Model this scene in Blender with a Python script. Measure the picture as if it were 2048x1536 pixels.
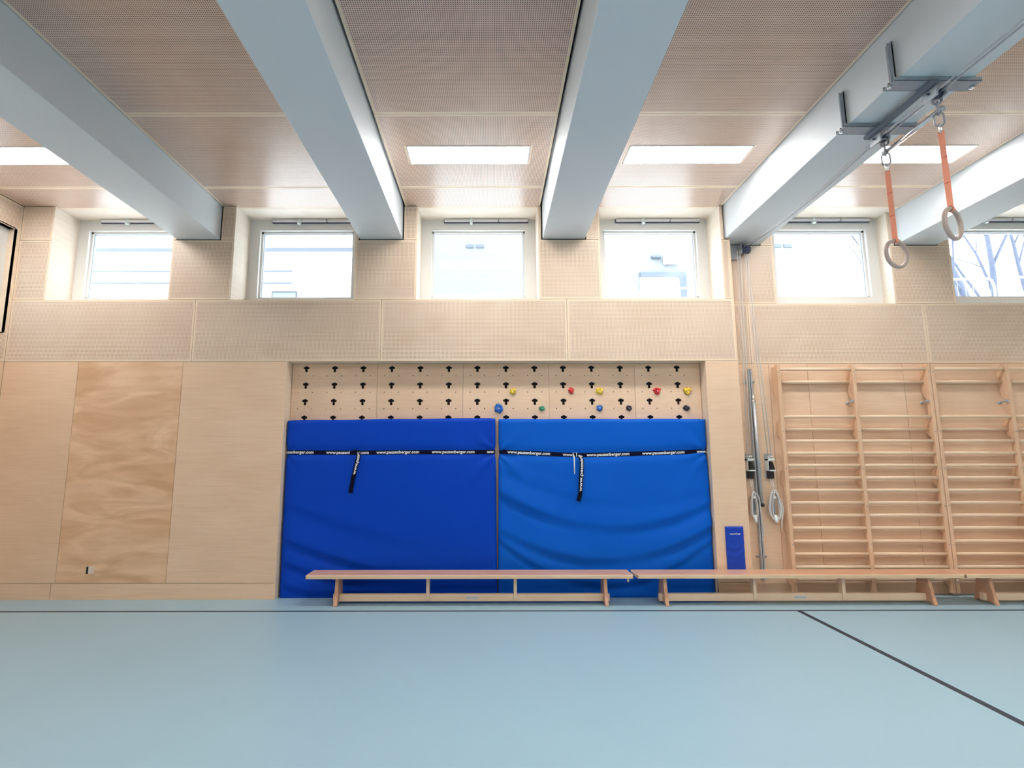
import bpy, bmesh, math, random
from mathutils import Vector, Matrix, noise
random.seed(7)
S = bpy.context.scene
COL = S.collection
for o in list(bpy.data.objects):
    bpy.data.objects.remove(o)

# ------------------------------------------------------------------ camera
F, CX, CY, PITCH, ROLL, EYE = 1040.0, 981.0, 768.0, 0.137, -0.0017, 1.5
cd = bpy.data.cameras.new('camera')
cam = bpy.data.objects.new('camera', cd)
COL.objects.link(cam)
cd.sensor_fit = 'HORIZONTAL'
cd.sensor_width = 36.0
cd.lens = F / 2048 * 36.0
cd.shift_x = (1024 - CX) / 2048
cd.shift_y = (CY - 768) / 2048
cd.clip_start = 0.05
cd.clip_end = 300
fw = Vector((0, math.cos(PITCH), math.sin(PITCH)))
rt = Vector((1, 0, 0))
up = rt.cross(fw)
c_, s_ = math.cos(ROLL), math.sin(ROLL)
rt, up = c_ * rt + s_ * up, -s_ * rt + c_ * up
m = Matrix((rt, up, -fw)).transposed().to_4x4()
m.translation = Vector((0, 0, EYE))
cam.matrix_world = m
S.camera = cam

# ------------------------------------------------------------------ world, exposure
SKY = 8.0
LAMP = 29.0
EXPOSURE = 0.36
w = bpy.data.worlds.new('overcast_sky')
S.world = w
w.use_nodes = True
wn = w.node_tree
wn.nodes.clear()
bg = wn.nodes.new('ShaderNodeBackground')
wo = wn.nodes.new('ShaderNodeOutputWorld')
bg.inputs['Color'].default_value = (0.90, 0.95, 1.0, 1)
bg.inputs['Strength'].default_value = SKY
wn.links.new(bg.outputs[0], wo.inputs[0])
S.view_settings.view_transform = 'Standard'
S.view_settings.look = 'None'
S.view_settings.gamma = 1.0
S.view_settings.use_curve_mapping = False
S.view_settings.exposure = EXPOSURE

# ------------------------------------------------------------------ materials
def new_mat(name):
    m = bpy.data.materials.new(name)
    m.use_nodes = True
    nt = m.node_tree
    nt.nodes.clear()
    out = nt.nodes.new('ShaderNodeOutputMaterial')
    b = nt.nodes.new('ShaderNodeBsdfPrincipled')
    nt.links.new(b.outputs[0], out.inputs[0])
    return m, nt, b

def N(nt, t, **kw):
    n = nt.nodes.new(t)
    for k, v in kw.items():
        setattr(n, k, v)
    return n

def math_(nt, op, a, b=None, c=None):
    n = nt.nodes.new('ShaderNodeMath')
    n.operation = op
    for i, v in enumerate((a, b, c)):
        if v is None:
            continue
        if isinstance(v, (int, float)):
            n.inputs[i].default_value = v
        else:
            nt.links.new(v, n.inputs[i])
    return n.outputs[0]

def mixc(nt, fac, a, b):
    n = nt.nodes.new('ShaderNodeMix')
    n.data_type = 'RGBA'
    if isinstance(fac, (int, float)):
        n.inputs[0].default_value = fac
    else:
        nt.links.new(fac, n.inputs[0])
    for i, v in ((6, a), (7, b)):
        if isinstance(v, tuple):
            n.inputs[i].default_value = v if len(v) == 4 else v + (1,)
        else:
            nt.links.new(v, n.inputs[i])
    return n.outputs[2]

def simple(name, col, rough=0.5, metal=0.0, var=0.06, scale=12.0, bump=0.0, bscale=200.0, spec=0.5, coat=0.0):
    m, nt, b = new_mat(name)
    tc = N(nt, 'ShaderNodeTexCoord')
    no = N(nt, 'ShaderNodeTexNoise')
    no.inputs['Scale'].default_value = scale
    no.inputs['Detail'].default_value = 4
    nt.links.new(tc.outputs['Object'], no.inputs['Vector'])
    d = tuple(max(0, c * (1 - var)) for c in col)
    l = tuple(min(1, c * (1 + var)) for c in col)
    nt.links.new(mixc(nt, no.outputs[0], d, l), b.inputs['Base Color'])
    b.inputs['Roughness'].default_value = rough
    b.inputs['Metallic'].default_value = metal
    b.inputs['Specular IOR Level'].default_value = spec
    b.inputs['Coat Weight'].default_value = coat
    if bump:
        n2 = N(nt, 'ShaderNodeTexNoise')
        n2.inputs['Scale'].default_value = bscale
        nt.links.new(tc.outputs['Object'], n2.inputs['Vector'])
        bp = N(nt, 'ShaderNodeBump')
        bp.inputs['Strength'].default_value = bump
        bp.inputs['Distance'].default_value = 0.002
        nt.links.new(n2.outputs[0], bp.inputs['Height'])
        nt.links.new(bp.outputs[0], b.inputs['Normal'])
    return m

def wood_nodes(nt, col, grain, blotch, amount, seed, figure=0.0):
    """Birch veneer: stretched grain noise plus broad blotches, in object space."""
    tc = N(nt, 'ShaderNodeTexCoord')
    oi = N(nt, 'ShaderNodeObjectInfo')
    off = N(nt, 'ShaderNodeVectorMath', operation='SCALE')
    cb = N(nt, 'ShaderNodeCombineXYZ')
    for i in range(3):
        nt.links.new(oi.outputs['Random'], cb.inputs[i])
    nt.links.new(cb.outputs[0], off.inputs[0])
    off.inputs['Scale'].default_value = 37.0
    add = N(nt, 'ShaderNodeVectorMath', operation='ADD')
    nt.links.new(tc.outputs['Object'], add.inputs[0])
    nt.links.new(off.outputs[0], add.inputs[1])
    mp = N(nt, 'ShaderNodeMapping')
    mp.inputs['Scale'].default_value = grain
    mp.inputs['Location'].default_value = (seed * 3.1, seed * 1.7, seed)
    nt.links.new(add.outputs[0], mp.inputs[0])
    g = N(nt, 'ShaderNodeTexNoise')
    g.inputs['Scale'].default_value = 1.0
    g.inputs['Detail'].default_value = 6
    g.inputs['Roughness'].default_value = 0.6
    g.inputs['Distortion'].default_value = 0.4
    nt.links.new(mp.outputs[0], g.inputs['Vector'])
    mp2 = N(nt, 'ShaderNodeMapping')
    mp2.inputs['Scale'].default_value = blotch
    nt.links.new(add.outputs[0], mp2.inputs[0])
    bl = N(nt, 'ShaderNodeTexNoise')
    bl.inputs['Scale'].default_value = 1.0
    bl.inputs['Detail'].default_value = 3
    bl.inputs['Distortion'].default_value = 1.0 + figure
    nt.links.new(mp2.outputs[0], bl.inputs['Vector'])
    dark = (col[0] * 0.80, col[1] * 0.70, col[2] * 0.58)
    lite = (min(1, col[0] * 1.12), min(1, col[1] * 1.15), min(1, col[2] * 1.18))
    mr = N(nt, 'ShaderNodeMapRange')
    mr.inputs['From Min'].default_value = 0.35
    mr.inputs['From Max'].default_value = 0.68
    nt.links.new(bl.outputs[0], mr.inputs[0])
    f1 = math_(nt, 'MULTIPLY', mr.outputs[0], amount + figure * 0.3)
    base = mixc(nt, f1, lite, dark)
    mr2 = N(nt, 'ShaderNodeMapRange')
    mr2.inputs['From Min'].default_value = 0.35
    mr2.inputs['From Max'].default_value = 0.7
    nt.links.new(g.outputs[0], mr2.inputs[0])
    f2 = math_(nt, 'MULTIPLY', mr2.outputs[0], 0.28)
    c = mixc(nt, f2, base, (col[0] * 0.72, col[1] * 0.62, col[2] * 0.52))
    # small tone difference from board to board
    ton = math_(nt, 'MULTIPLY', oi.outputs['Random'], 0.16)
    c = mixc(nt, ton, c, (col[0] * 0.85, col[1] * 0.72, col[2] * 0.62))
    return tc, c, g.outputs[0]

def wood(name, col, grain=(3, 3, 90), blotch=(1.2, 1.2, 2.2), amount=0.35, rough=0.42, seed=0, figure=0.0, spec=0.4):
    m, nt, b = new_mat(name)
    tc, c, g = wood_nodes(nt, col, grain, blotch, amount, seed, figure)
    nt.links.new(c, b.inputs['Base Color'])
    b.inputs['Roughness'].default_value = rough
    b.inputs['Specular IOR Level'].default_value = spec
    return m

def perforated(name, col, axes, pitch=0.015, radius=0.27, seed=0, hole=(0.07, 0.035, 0.025), coat=0.0):
    """Veneer drilled with a square grid of small round holes; axes = the two in-plane axes."""
    m, nt, b = new_mat(name)
    grain = [60, 60, 60]
    grain[axes[0]] = 3
    tc, c, g = wood_nodes(nt, col, tuple(grain), (1.5, 1.5, 1.5), 0.3, seed)
    sep = N(nt, 'ShaderNodeSeparateXYZ')
    nt.links.new(tc.outputs['Object'], sep.inputs[0])
    sq = []
    for a in axes:
        u = math_(nt, 'DIVIDE', sep.outputs[a], pitch)
        fr = math_(nt, 'FRACT', u)
        d = math_(nt, 'SUBTRACT', fr, 0.5)
        sq.append(math_(nt, 'MULTIPLY', d, d))
    r = math_(nt, 'SQRT', math_(nt, 'ADD', sq[0], sq[1]))
    mk = N(nt, 'ShaderNodeMapRange')
    mk.inputs['From Min'].default_value = radius - 0.03
    mk.inputs['From Max'].default_value = radius + 0.03
    mk.inputs['To Min'].default_value = 1
    mk.inputs['To Max'].default_value = 0
    nt.links.new(r, mk.inputs[0])
    nt.links.new(mixc(nt, mk.outputs[0], c, hole), b.inputs['Base Color'])
    b.inputs['Roughness'].default_value = 0.36
    b.inputs['Specular IOR Level'].default_value = 0.45
    b.inputs['Coat Weight'].default_value = coat
    b.inputs['Coat Roughness'].default_value = 0.28
    return m

BIRCH = (0.83, 0.60, 0.42)
PBIRCH = (0.85, 0.675, 0.53)
M = {}
M['birch'] = wood('birch_plywood', BIRCH, amount=0.2)
M['birch_figured'] = wood('figured_birch', (0.86, 0.59, 0.39), grain=(3, 3, 26), blotch=(1.1, 1.1, 4.2), amount=0.75, figure=0.5, seed=3)
M['birch_trim'] = wood('birch_edge', (0.84, 0.68, 0.52), amount=0.15)
M['birch_reveal'] = wood('birch_reveal', (0.80, 0.71, 0.61), amount=0.10)
M['birch_board'] = wood('birch_board_bars', (0.84, 0.60, 0.42), grain=(3, 3, 60), blotch=(1.5, 1.5, 2.5), amount=0.3, seed=5)
M['perf_wall'] = perforated('perforated_birch_wall', PBIRCH, (0, 2), radius=0.25, hole=(0.17, 0.11, 0.085))
M['perf_side'] = perforated('perforated_birch_side', PBIRCH, (1, 2), radius=0.25, hole=(0.17, 0.11, 0.085))
M['perf_ceil'] = perforated('perforated_birch_ceiling', (0.78, 0.56, 0.445), (0, 1), radius=0.285, hole=(0.05, 0.025, 0.018), coat=0.7)
M['beech'] = wood('beech_bars', (0.80, 0.54, 0.36), grain=(14, 14, 3), blotch=(1.5, 1.5, 1.5), amount=0.3, rough=0.35)
M['beech_rung'] = wood('ash_rungs', (0.88, 0.67, 0.48), grain=(3, 60, 60), blotch=(2, 2, 2), amount=0.25, rough=0.3)
M['bench'] = wood('bench_wood', (0.70, 0.40, 0.26), grain=(2.5, 50, 50), blotch=(1.5, 6, 6), amount=0.4, rough=0.3, seed=2, spec=0.5)
M['bench_edge'] = wood('bench_edge_wood', (0.80, 0.60, 0.40), grain=(2.5, 50, 50), amount=0.2, rough=0.35)
M['ring_wood'] = wood('ring_wood', (0.50, 0.40, 0.35), grain=(20, 20, 20), amount=0.3, rough=0.4)
M['concrete'] = simple('painted_concrete', (0.69, 0.745, 0.785), 0.55, var=0.03, scale=1.5, bump=0.05, bscale=60)
M['dark'] = simple('dark_cavity', (0.02, 0.016, 0.02), 0.9)
M['floor'] = simple('linoleum', (0.335, 0.505, 0.60), 0.42, var=0.025, scale=2.0, bump=0.03, bscale=300, spec=0.35)
M['line'] = simple('dark_line_paint', (0.018, 0.03, 0.06), 0.5)
M['frame'] = simple('window_frame_lacquer', (0.76, 0.755, 0.73), 0.45, var=0.02)
M['gasket'] = simple('sash_profile', (0.42, 0.50, 0.66), 0.4, var=0.02)
M['alu'] = simple('aluminium', (0.74, 0.72, 0.72), 0.38, metal=0.2, var=0.04)
M['steel'] = simple('galvanised_steel', (0.52, 0.55, 0.58), 0.42, metal=0.5, var=0.2, scale=30)
M['dark_steel'] = simple('painted_steel', (0.34, 0.39, 0.45), 0.45, metal=0.3, var=0.15, scale=20)
M['rail_shade'] = simple('shadow_toned_steel', (0.17, 0.20, 0.25), 0.5, metal=0.2, var=0.1)  # steel toned dark to paint the shadow band beside the ropes
M['chain'] = simple('chain_steel', (0.34, 0.34, 0.37), 0.35, metal=0.7, var=0.1, scale=40)
M['chrome'] = simple('chrome', (0.78, 0.78, 0.80), 0.18, metal=1.0, var=0.02)
M['rope'] = simple('grey_rope', (0.68, 0.65, 0.62), 0.8, var=0.2, scale=160)
M['orange'] = simple('orange_webbing', (0.97, 0.36, 0.23), 0.65, var=0.08, scale=90, bump=0.2, bscale=400)
M['strap'] = simple('navy_webbing', (0.006, 0.006, 0.022), 0.8, var=0.1, scale=80, spec=0.08)
M['print'] = simple('white_print', (0.85, 0.85, 0.88), 0.6)
M['print_grey'] = simple('grey_print', (0.25, 0.28, 0.36), 0.6)
M['label'] = simple('white_label', (0.72, 0.70, 0.70), 0.4)
M['black'] = simple('black_plastic', (0.015, 0.012, 0.014), 0.45)
M['navy_plastic'] = simple('dark_blue_plastic', (0.06, 0.07, 0.13), 0.5)
M['white_plastic'] = simple('white_plastic', (0.78, 0.86, 0.86), 0.4)
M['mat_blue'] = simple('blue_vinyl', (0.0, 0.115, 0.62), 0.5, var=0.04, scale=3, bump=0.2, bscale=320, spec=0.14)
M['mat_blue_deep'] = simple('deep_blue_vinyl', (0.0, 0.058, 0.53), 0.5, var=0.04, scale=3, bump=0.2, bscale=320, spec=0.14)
M['pad_blue'] = simple('blue_pad_vinyl', (0.0, 0.05, 0.50), 0.45, var=0.05, scale=5, bump=0.1, bscale=200)
M['hold_yellow'] = simple('yellow_resin', (0.90, 0.62, 0.05), 0.55, var=0.1, scale=40)
M['hold_red'] = simple('red_resin', (0.72, 0.03, 0.04), 0.5, var=0.1, scale=40)
M['hold_blue'] = simple('blue_resin', (0.02, 0.15, 0.55), 0.5, var=0.1, scale=40)
M['hold_green'] = simple('green_resin', (0.03, 0.28, 0.17), 0.5, var=0.1, scale=40)
M['hold_black'] = simple('black_resin', (0.02, 0.02, 0.035), 0.5, var=0.1, scale=40)
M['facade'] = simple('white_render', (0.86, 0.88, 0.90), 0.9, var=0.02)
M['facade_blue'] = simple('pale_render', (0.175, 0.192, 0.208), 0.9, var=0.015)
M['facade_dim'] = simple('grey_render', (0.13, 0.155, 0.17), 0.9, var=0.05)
M['outside_grey'] = simple('grey_metal_outside', (0.085, 0.105, 0.135), 0.7)
M['outside_glass'] = simple('far_window_glass', (0.20, 0.235, 0.27), 0.5)
M['ground'] = simple('pale_paving', (0.80, 0.80, 0.80), 0.9)
M['fence'] = simple('galvanised_fence', (0.85, 0.87, 0.88), 0.5)
M['bark'] = simple('pale_bark', (0.07, 0.085, 0.13), 0.9, var=0.25, scale=8)
M['leaf'] = simple('dry_leaves', (0.16, 0.17, 0.13), 0.8, var=0.2)
M['lamp_frame'] = simple('lamp_frame_white', (0.80, 0.76, 0.70), 0.5)

def emis(name, col, s):
    m = bpy.data.materials.new(name)
    m.use_nodes = True
    nt = m.node_tree
    nt.nodes.clear()
    o = nt.nodes.new('ShaderNodeOutputMaterial')
    e = nt.nodes.new('ShaderNodeEmission')
    e.inputs[0].default_value = col + (1,)
    e.inputs[1].default_value = s
    nt.links.new(e.outputs[0], o.inputs[0])
    return m
M['lamp'] = emis('lamp_diffuser', (1.0, 0.97, 0.93), LAMP)

def glass_mat():
    m = bpy.data.materials.new('window_glass')
    m.use_nodes = True
    nt = m.node_tree
    nt.nodes.clear()
    o = nt.nodes.new('ShaderNodeOutputMaterial')
    mx = nt.nodes.new('ShaderNodeMixShader')
    t = nt.nodes.new('ShaderNodeBsdfTransparent')
    t.inputs[0].default_value = (0.96, 0.98, 0.98, 1)
    g = nt.nodes.new('ShaderNodeBsdfGlossy')
    g.inputs['Roughness'].default_value = 0.0
    g.inputs['Color'].default_value = (0.95, 0.97, 1, 1)
    fr = nt.nodes.new('ShaderNodeFresnel')
    ge = nt.nodes.new('ShaderNodeNewGeometry')
    ior = math_(nt, 'SUBTRACT', 1.5, math_(nt, 'MULTIPLY', ge.outputs['Backfacing'], 1.5 - 1 / 1.5))
    nt.links.new(ior, fr.inputs['IOR'])
    nt.links.new(fr.outputs[0], mx.inputs[0])
    nt.links.new(t.outputs[0], mx.inputs[1])
    nt.links.new(g.outputs[0], mx.inputs[2])
    nt.links.new(mx.outputs[0], o.inputs[0])
    return m
M['glass'] = glass_mat()

# ------------------------------------------------------------------ mesh helpers
def world_of(o):
    v = Vector((0, 0, 0))
    while o is not None:
        v += o.location
        o = o.parent
    return v

class MB:
    """Collects shapes in world coordinates and links them as ONE object."""
    def __init__(self):
        self.bm = bmesh.new()

    def box(self, x0, x1, y0, y1, z0, z1, mi=0):
        r = bmesh.ops.create_cube(self.bm, size=1.0)
        vs = r['verts']
        for v in vs:
            v.co = Vector(((x0 + x1) / 2 + v.co.x * (x1 - x0), (y0 + y1) / 2 + v.co.y * (y1 - y0), (z0 + z1) / 2 + v.co.z * (z1 - z0)))
        for f in {f for v in vs for f in v.link_faces}:
            f.material_index = mi
        return vs

    def tube(self, pts, r, seg=10, closed=False, mi=0, rr=None, flat=1.0):
        pts = [Vector(p) for p in pts]
        n = len(pts)
        rings = []
        prev = None
        for i, p in enumerate(pts):
            if closed:
                t = pts[(i + 1) % n] - pts[i - 1]
            else:
                t = pts[min(i + 1, n - 1)] - pts[max(i - 1, 0)]
            t.normalize()
            if prev is None:
                a = Vector((0, 0, 1)) if abs(t.z) < 0.9 else Vector((0, 1, 0))
                nrm = t.cross(a).normalized()
            else:
                nrm = (prev - t * prev.dot(t)).normalized()
            prev = nrm
            b = t.cross(nrm)
            rad = rr[i] if rr else r
            rings.append([self.bm.verts.new(p + nrm * math.cos(2 * math.pi * k / seg) * rad + b * math.sin(2 * math.pi * k / seg) * rad * flat) for k in range(seg)])
        fs = []
        for i in range(n if closed else n - 1):
            a, b = rings[i], rings[(i + 1) % n]
            for k in range(seg):
                fs.append(self.bm.faces.new((a[k], a[(k + 1) % seg], b[(k + 1) % seg], b[k])))
        if not closed:
            fs.append(self.bm.faces.new(rings[0][::-1]))
            fs.append(self.bm.faces.new(rings[-1]))
        for f in fs:
            f.smooth = True
            f.material_index = mi
        return rings

    def prism(self, poly, axis, a0, a1, mi=0):
        """poly: points in the plane normal to axis (cyclic order of the other two axes)."""
        def mk(p, a):
            if axis == 0: return Vector((a, p[0], p[1]))
            if axis == 1: return Vector((p[0], a, p[1]))
            return Vector((p[0], p[1], a))
        A = [self.bm.verts.new(mk(p, a0)) for p in poly]
        B = [self.bm.verts.new(mk(p, a1)) for p in poly]
        n = len(poly)
        fs = [self.bm.faces.new(A), self.bm.faces.new(B[::-1])]
        for i in range(n):
            fs.append(self.bm.faces.new((A[i], B[i], B[(i + 1) % n], A[(i + 1) % n])))
        for f in fs:
            f.material_index = mi

    def build(self, name, mats, parent=None, loc=None, bevel=0.0, label=None, smooth=False):
        if not isinstance(mats, (list, tuple)):
            mats = [mats]
        bmesh.ops.recalc_face_normals(self.bm, faces=self.bm.faces)
        if loc is None:
            if parent is not None:
                loc = world_of(parent)
            else:
                loc = Vector((0, 0, 0))
        loc = Vector(loc)
        for v in self.bm.verts:
            v.co -= loc
        if smooth:
            for f in self.bm.faces:
                f.smooth = True
        me = bpy.data.meshes.new(name)
        self.bm.to_mesh(me)
        self.bm.free()
        for mm in mats:
            me.materials.append(M[mm] if isinstance(mm, str) else mm)
        o = bpy.data.objects.new(name, me)
        COL.objects.link(o)
        if parent is not None:
            o.parent = parent
            o.location = loc - world_of(parent)
        else:
            o.location = loc
        if bevel:
            bv = o.modifiers.new('bevel', 'BEVEL')
            bv.width = bevel
            bv.segments = 2
            bv.limit_method = 'ANGLE'
            bv.angle_limit = 0.6
        if label:
            o['label'] = label
        return o

def tag(o, label=None, cat=None, group=None, kind=None):
    if label: o['label'] = label
    if cat: o['category'] = cat
    if group: o['group'] = group
    if kind: o['kind'] = kind
    return o

def thing(name, loc, label, cat, group=None):
    o = bpy.data.objects.new(name, None)
    o.empty_display_size = 0.1
    COL.objects.link(o)
    o.location = loc
    return tag(o, label, cat, group)

def boxobj(name, mat, x0, x1, y0, y1, z0, z1, parent=None, bevel=0.0, loc=None):
    b = MB()
    b.box(x0, x1, y0, y1, z0, z1)
    return b.build(name, mat, parent, bevel=bevel, loc=loc)

def copy_tree(o, parent=None):
    c = o.copy()
    COL.objects.link(c)
    c.parent = parent
    for ch in list(o.children):
        copy_tree(ch, c)
    return c

def text_mesh(s, size, depth=0.0005, bold=0.0):
    cu = bpy.data.curves.new('text', 'FONT')
    cu.body = s
    cu.size = size
    cu.extrude = depth
    cu.offset = bold
    cu.resolution_u = 3
    t = bpy.data.objects.new('text', cu)
    COL.objects.link(t)
    dg = bpy.context.evaluated_depsgraph_get()
    dg.update()
    me = bpy.data.meshes.new_from_object(t.evaluated_get(dg))
    bpy.data.objects.remove(t)
    bpy.data.curves.remove(cu)
    return me

def perf_panel(parent, axes, u0, u1, v0, v1, w0, w1, mats, border=0.022, name='perforated_panel'):
    """Panel whose visible face lies at w0 (body goes to w1)."""
    wax = 3 - axes[0] - axes[1]
    bm = bmesh.new()
    def P(u, v, w):
        p = [0, 0, 0]
        p[axes[0]], p[axes[1]], p[wax] = u, v, w
        return bm.verts.new(p)
    W, H = u1 - u0, v1 - v0
    d = w1 - w0
    b = min(border, W * 0.25)
    # keep the hole grid whole inside the border
    o = [P(0, 0, 0), P(W, 0, 0), P(W, H, 0), P(0, H, 0)]
    i = [P(b, b, 0), P(W - b, b, 0), P(W - b, H - b, 0), P(b, H - b, 0)]
    k = [P(0, 0, d), P(W, 0, d), P(W, H, d), P(0, H, d)]
    for a in range(4):
        c = (a + 1) % 4
        bm.faces.new((o[a], o[c], i[c], i[a])).material_index = 0
        bm.faces.new((k[a], k[c], o[c], o[a])).material_index = 0
    bm.faces.new(i).material_index = 1
    bm.faces.new(k[::-1]).material_index = 0
    bmesh.ops.recalc_face_normals(bm, faces=bm.faces)
    me = bpy.data.meshes.new(name)
    bm.to_mesh(me)
    bm.free()
    for mm in mats:
        me.materials.append(M[mm])
    ob = bpy.data.objects.new(name, me)
    COL.objects.link(ob)
    loc = [0, 0, 0]
    loc[axes[0]], loc[axes[1]], loc[wax] = u0, v0, w0
    ob.parent = parent
    ob.location = Vector(loc) - world_of(parent)
    return ob

# ------------------------------------------------------------------ dimensions of the hall
YA, YB = 5.74, 5.93          # faces of the main wall and of the set-back wall on the right
XL, XSTEP, XR = -5.45, 2.765, 11.6
YREAR = -6.4
ZC = 4.395                   # ceiling panels
ZBEAM = 3.99
ZSILL, ZBAND = 3.268, 2.552
NX0, NX1 = -2.28, 2.408      # niche of the climbing wall
PITCHX = 2.117
BEAM_C = [0.853 + PITCHX * k for k in (-2, -1, 0, 1, 2, 3, 4)]
WIN = [(-0.847 + PITCHX * k, 0.555 + PITCHX * k) for k in (-2, -1, 0, 1)] + [(3.375, 4.765), (5.485, 6.885), (7.6, 9.0), (9.72, 11.1)]
BW = 0.247

# floor
fl = boxobj('floor', 'floor', XL - 0.3, XR + 0.3, YREAR - 0.3, 6.2, -0.1, 0.0)
tag(fl, kind='structure')
boxobj('floor_line', 'line', XL, XR, 5.308, 5.342, 0.0, 0.0006, fl)
boxobj('floor_line', 'line', 2.972, 3.022, YREAR, 5.308, 0.0, 0.0006, fl)

# back wall mass with openings
b = MB()
KG = 0.022
def wall_mass(x0, x1, y, z0, z1): b.box(x0, x1, y, 6.25, z0, z1)
wall_mass(XL - 0.3, NX0 - 0.001, YA + KG, -0.1, ZSILL - 0.02)
wall_mass(NX0, NX1, YA + KG, ZBAND + 0.02, ZSILL - 0.02)
wall_mass(NX1 + 0.001, XSTEP - 0.003, YA + KG, -0.1, ZSILL - 0.02)
wall_mass(NX0, NX1, 5.935, -0.1, ZBAND + 0.02)
wall_mass(XSTEP, XR + 0.3, YB + KG, -0.1, ZSILL - 0.02)
edges = [XL - 0.3] + [v for p in WIN for v in p] + [XR + 0.3]
for i in range(0, len(edges), 2):
    x0, x1 = edges[i], edges[i + 1]
    x0 += 0.018 if i else 0
    x1 -= 0.018 if i + 2 < len(edges) else 0
    if x0 < XSTEP < x1:
        wall_mass(x0, XSTEP - 0.003, YA + KG, ZSILL - 0.02, 4.8)
        wall_mass(XSTEP, x1, YB + KG, ZSILL - 0.02, 4.8)
    else:
        wall_mass(x0, x1, (YA if x1 < XSTEP else YB) + KG, ZSILL - 0.02, 4.8)
wb = b.build('wall_back', 'dark')
tag(wb, kind='structure')

g = 0.002
def ply(x0, x1, z0, z1, y, mat='birch', name='plywood_panel'):
    return boxobj(name, mat, x0 + g, x1 - g, y, y + 0.02, z0 + g, z1 - g, wb, loc=(x0, y, z0))
# lower plywood
BB = 0.168
for x0, x1, mt in ((XL, -4.615, 'birch'), (-4.615, -3.443, 'birch_figured'), (-3.443, NX0, 'birch'), (NX1, XSTEP, 'birch')):
    ply(x0, x1, BB, ZBAND, YA, mt)
for x0, x1 in ((XSTEP, 3.215), (3.215, 3.66), (3.66, 4.76), (4.76, 5.95), (5.95, 7.2), (7.2, 8.4), (8.4, 9.6), (9.6, 10.6), (10.6, XR)):
    ply(x0, x1, BB, ZBAND, YB, 'birch' if x0 < 3.2 else 'birch_board')
bbm = MB()
for x0, x1, y in ((XL, -4.655, YA), (-4.651, NX0, YA), (NX1, XSTEP, YA)):
    bbm.box(x0, x1 - 0.002, y, y + 0.02, 0, BB - 0.002)
bbm.box(XSTEP, XR, YB, YB + 0.02, 0, BB - 0.002)
bs = bbm.build('baseboard_back', 'birch')
tag(bs, kind='structure')
# return of the step and of the niche
boxobj('corner_board', 'birch', XSTEP - 0.002, XSTEP + 0.01, YA, YB, 0, ZC, wb)
for x0, x1 in ((NX0 - 0.018, NX0), (NX1, NX1 + 0.018)):
    boxobj('niche_side', 'birch_trim', x0, x1, YA + 0.001, 5.935, 0.0, ZBAND, wb)
boxobj('niche_top', 'birch_trim', NX0, NX1, YA + 0.001, 5.935, ZBAND, ZBAND + 0.018, wb)
# middle band of perforated panels
for x0, x1 in ((XL, -3.357), (-3.357, -1.238), (-1.238, 0.869), (0.869, XSTEP)):
    perf_panel(wb, (0, 2), x0 + g, x1 - g, ZBAND + g, ZSILL - g, YA, YA + 0.02, ('birch_trim', 'perf_wall'))
for x0, x1 in ((XSTEP + 0.01, 3.022), (3.022, 5.09), (5.09, 7.16), (7.16, 9.25), (9.25, XR)):
    perf_panel(wb, (0, 2), x0 + g, x1 - g, ZBAND + g, ZSILL - g, YB, YB + 0.02, ('birch_trim', 'perf_wall'))
# piers between the windows: one panel below the beam, slips either side of it
for i in range(0, len(edges), 2):
    x0 = max(edges[i], XL)
    x1 = min(edges[i + 1], XR)
    bc = [c for c in BEAM_C if x0 - 0.3 < c < x1 + 0.3]
    parts = []
    if not bc:
        parts.append((x0, x1, None))
    elif x0 < XSTEP < x1:
        parts = [(x0, XSTEP, bc[0]), (XSTEP + 0.01, x1, bc[0])]
    else:
        parts = [(x0, x1, bc[0])]
    for a0, a1, c in parts:
        y = YA if a1 <= XSTEP else YB
        perf_panel(wb, (0, 2), a0 + g, a1 - g, ZSILL + g, ZBEAM - 0.012, y, y + 0.02, ('birch_trim', 'perf_wall'))
        if c is None:
            perf_panel(wb, (0, 2), a0 + g, a1 - g, ZBEAM - 0.006, ZC - 0.006, y, y + 0.02, ('birch_trim', 'perf_wall'))
        else:
            l, r = c - BW - 0.016, c + BW + 0.016
            if l - a0 > 0.01:
                perf_panel(wb, (0, 2), a0 + g, min(l, a1), ZBEAM - 0.006, ZC - 0.006, y, y + 0.02, ('birch_trim', 'perf_wall'), border=0.02)
            if a1 - r > 0.01:
                perf_panel(wb, (0, 2), max(r, a0), a1 - g, ZBEAM - 0.006, ZC - 0.006, y, y + 0.02, ('birch_trim', 'perf_wall'), border=0.02)

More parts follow.
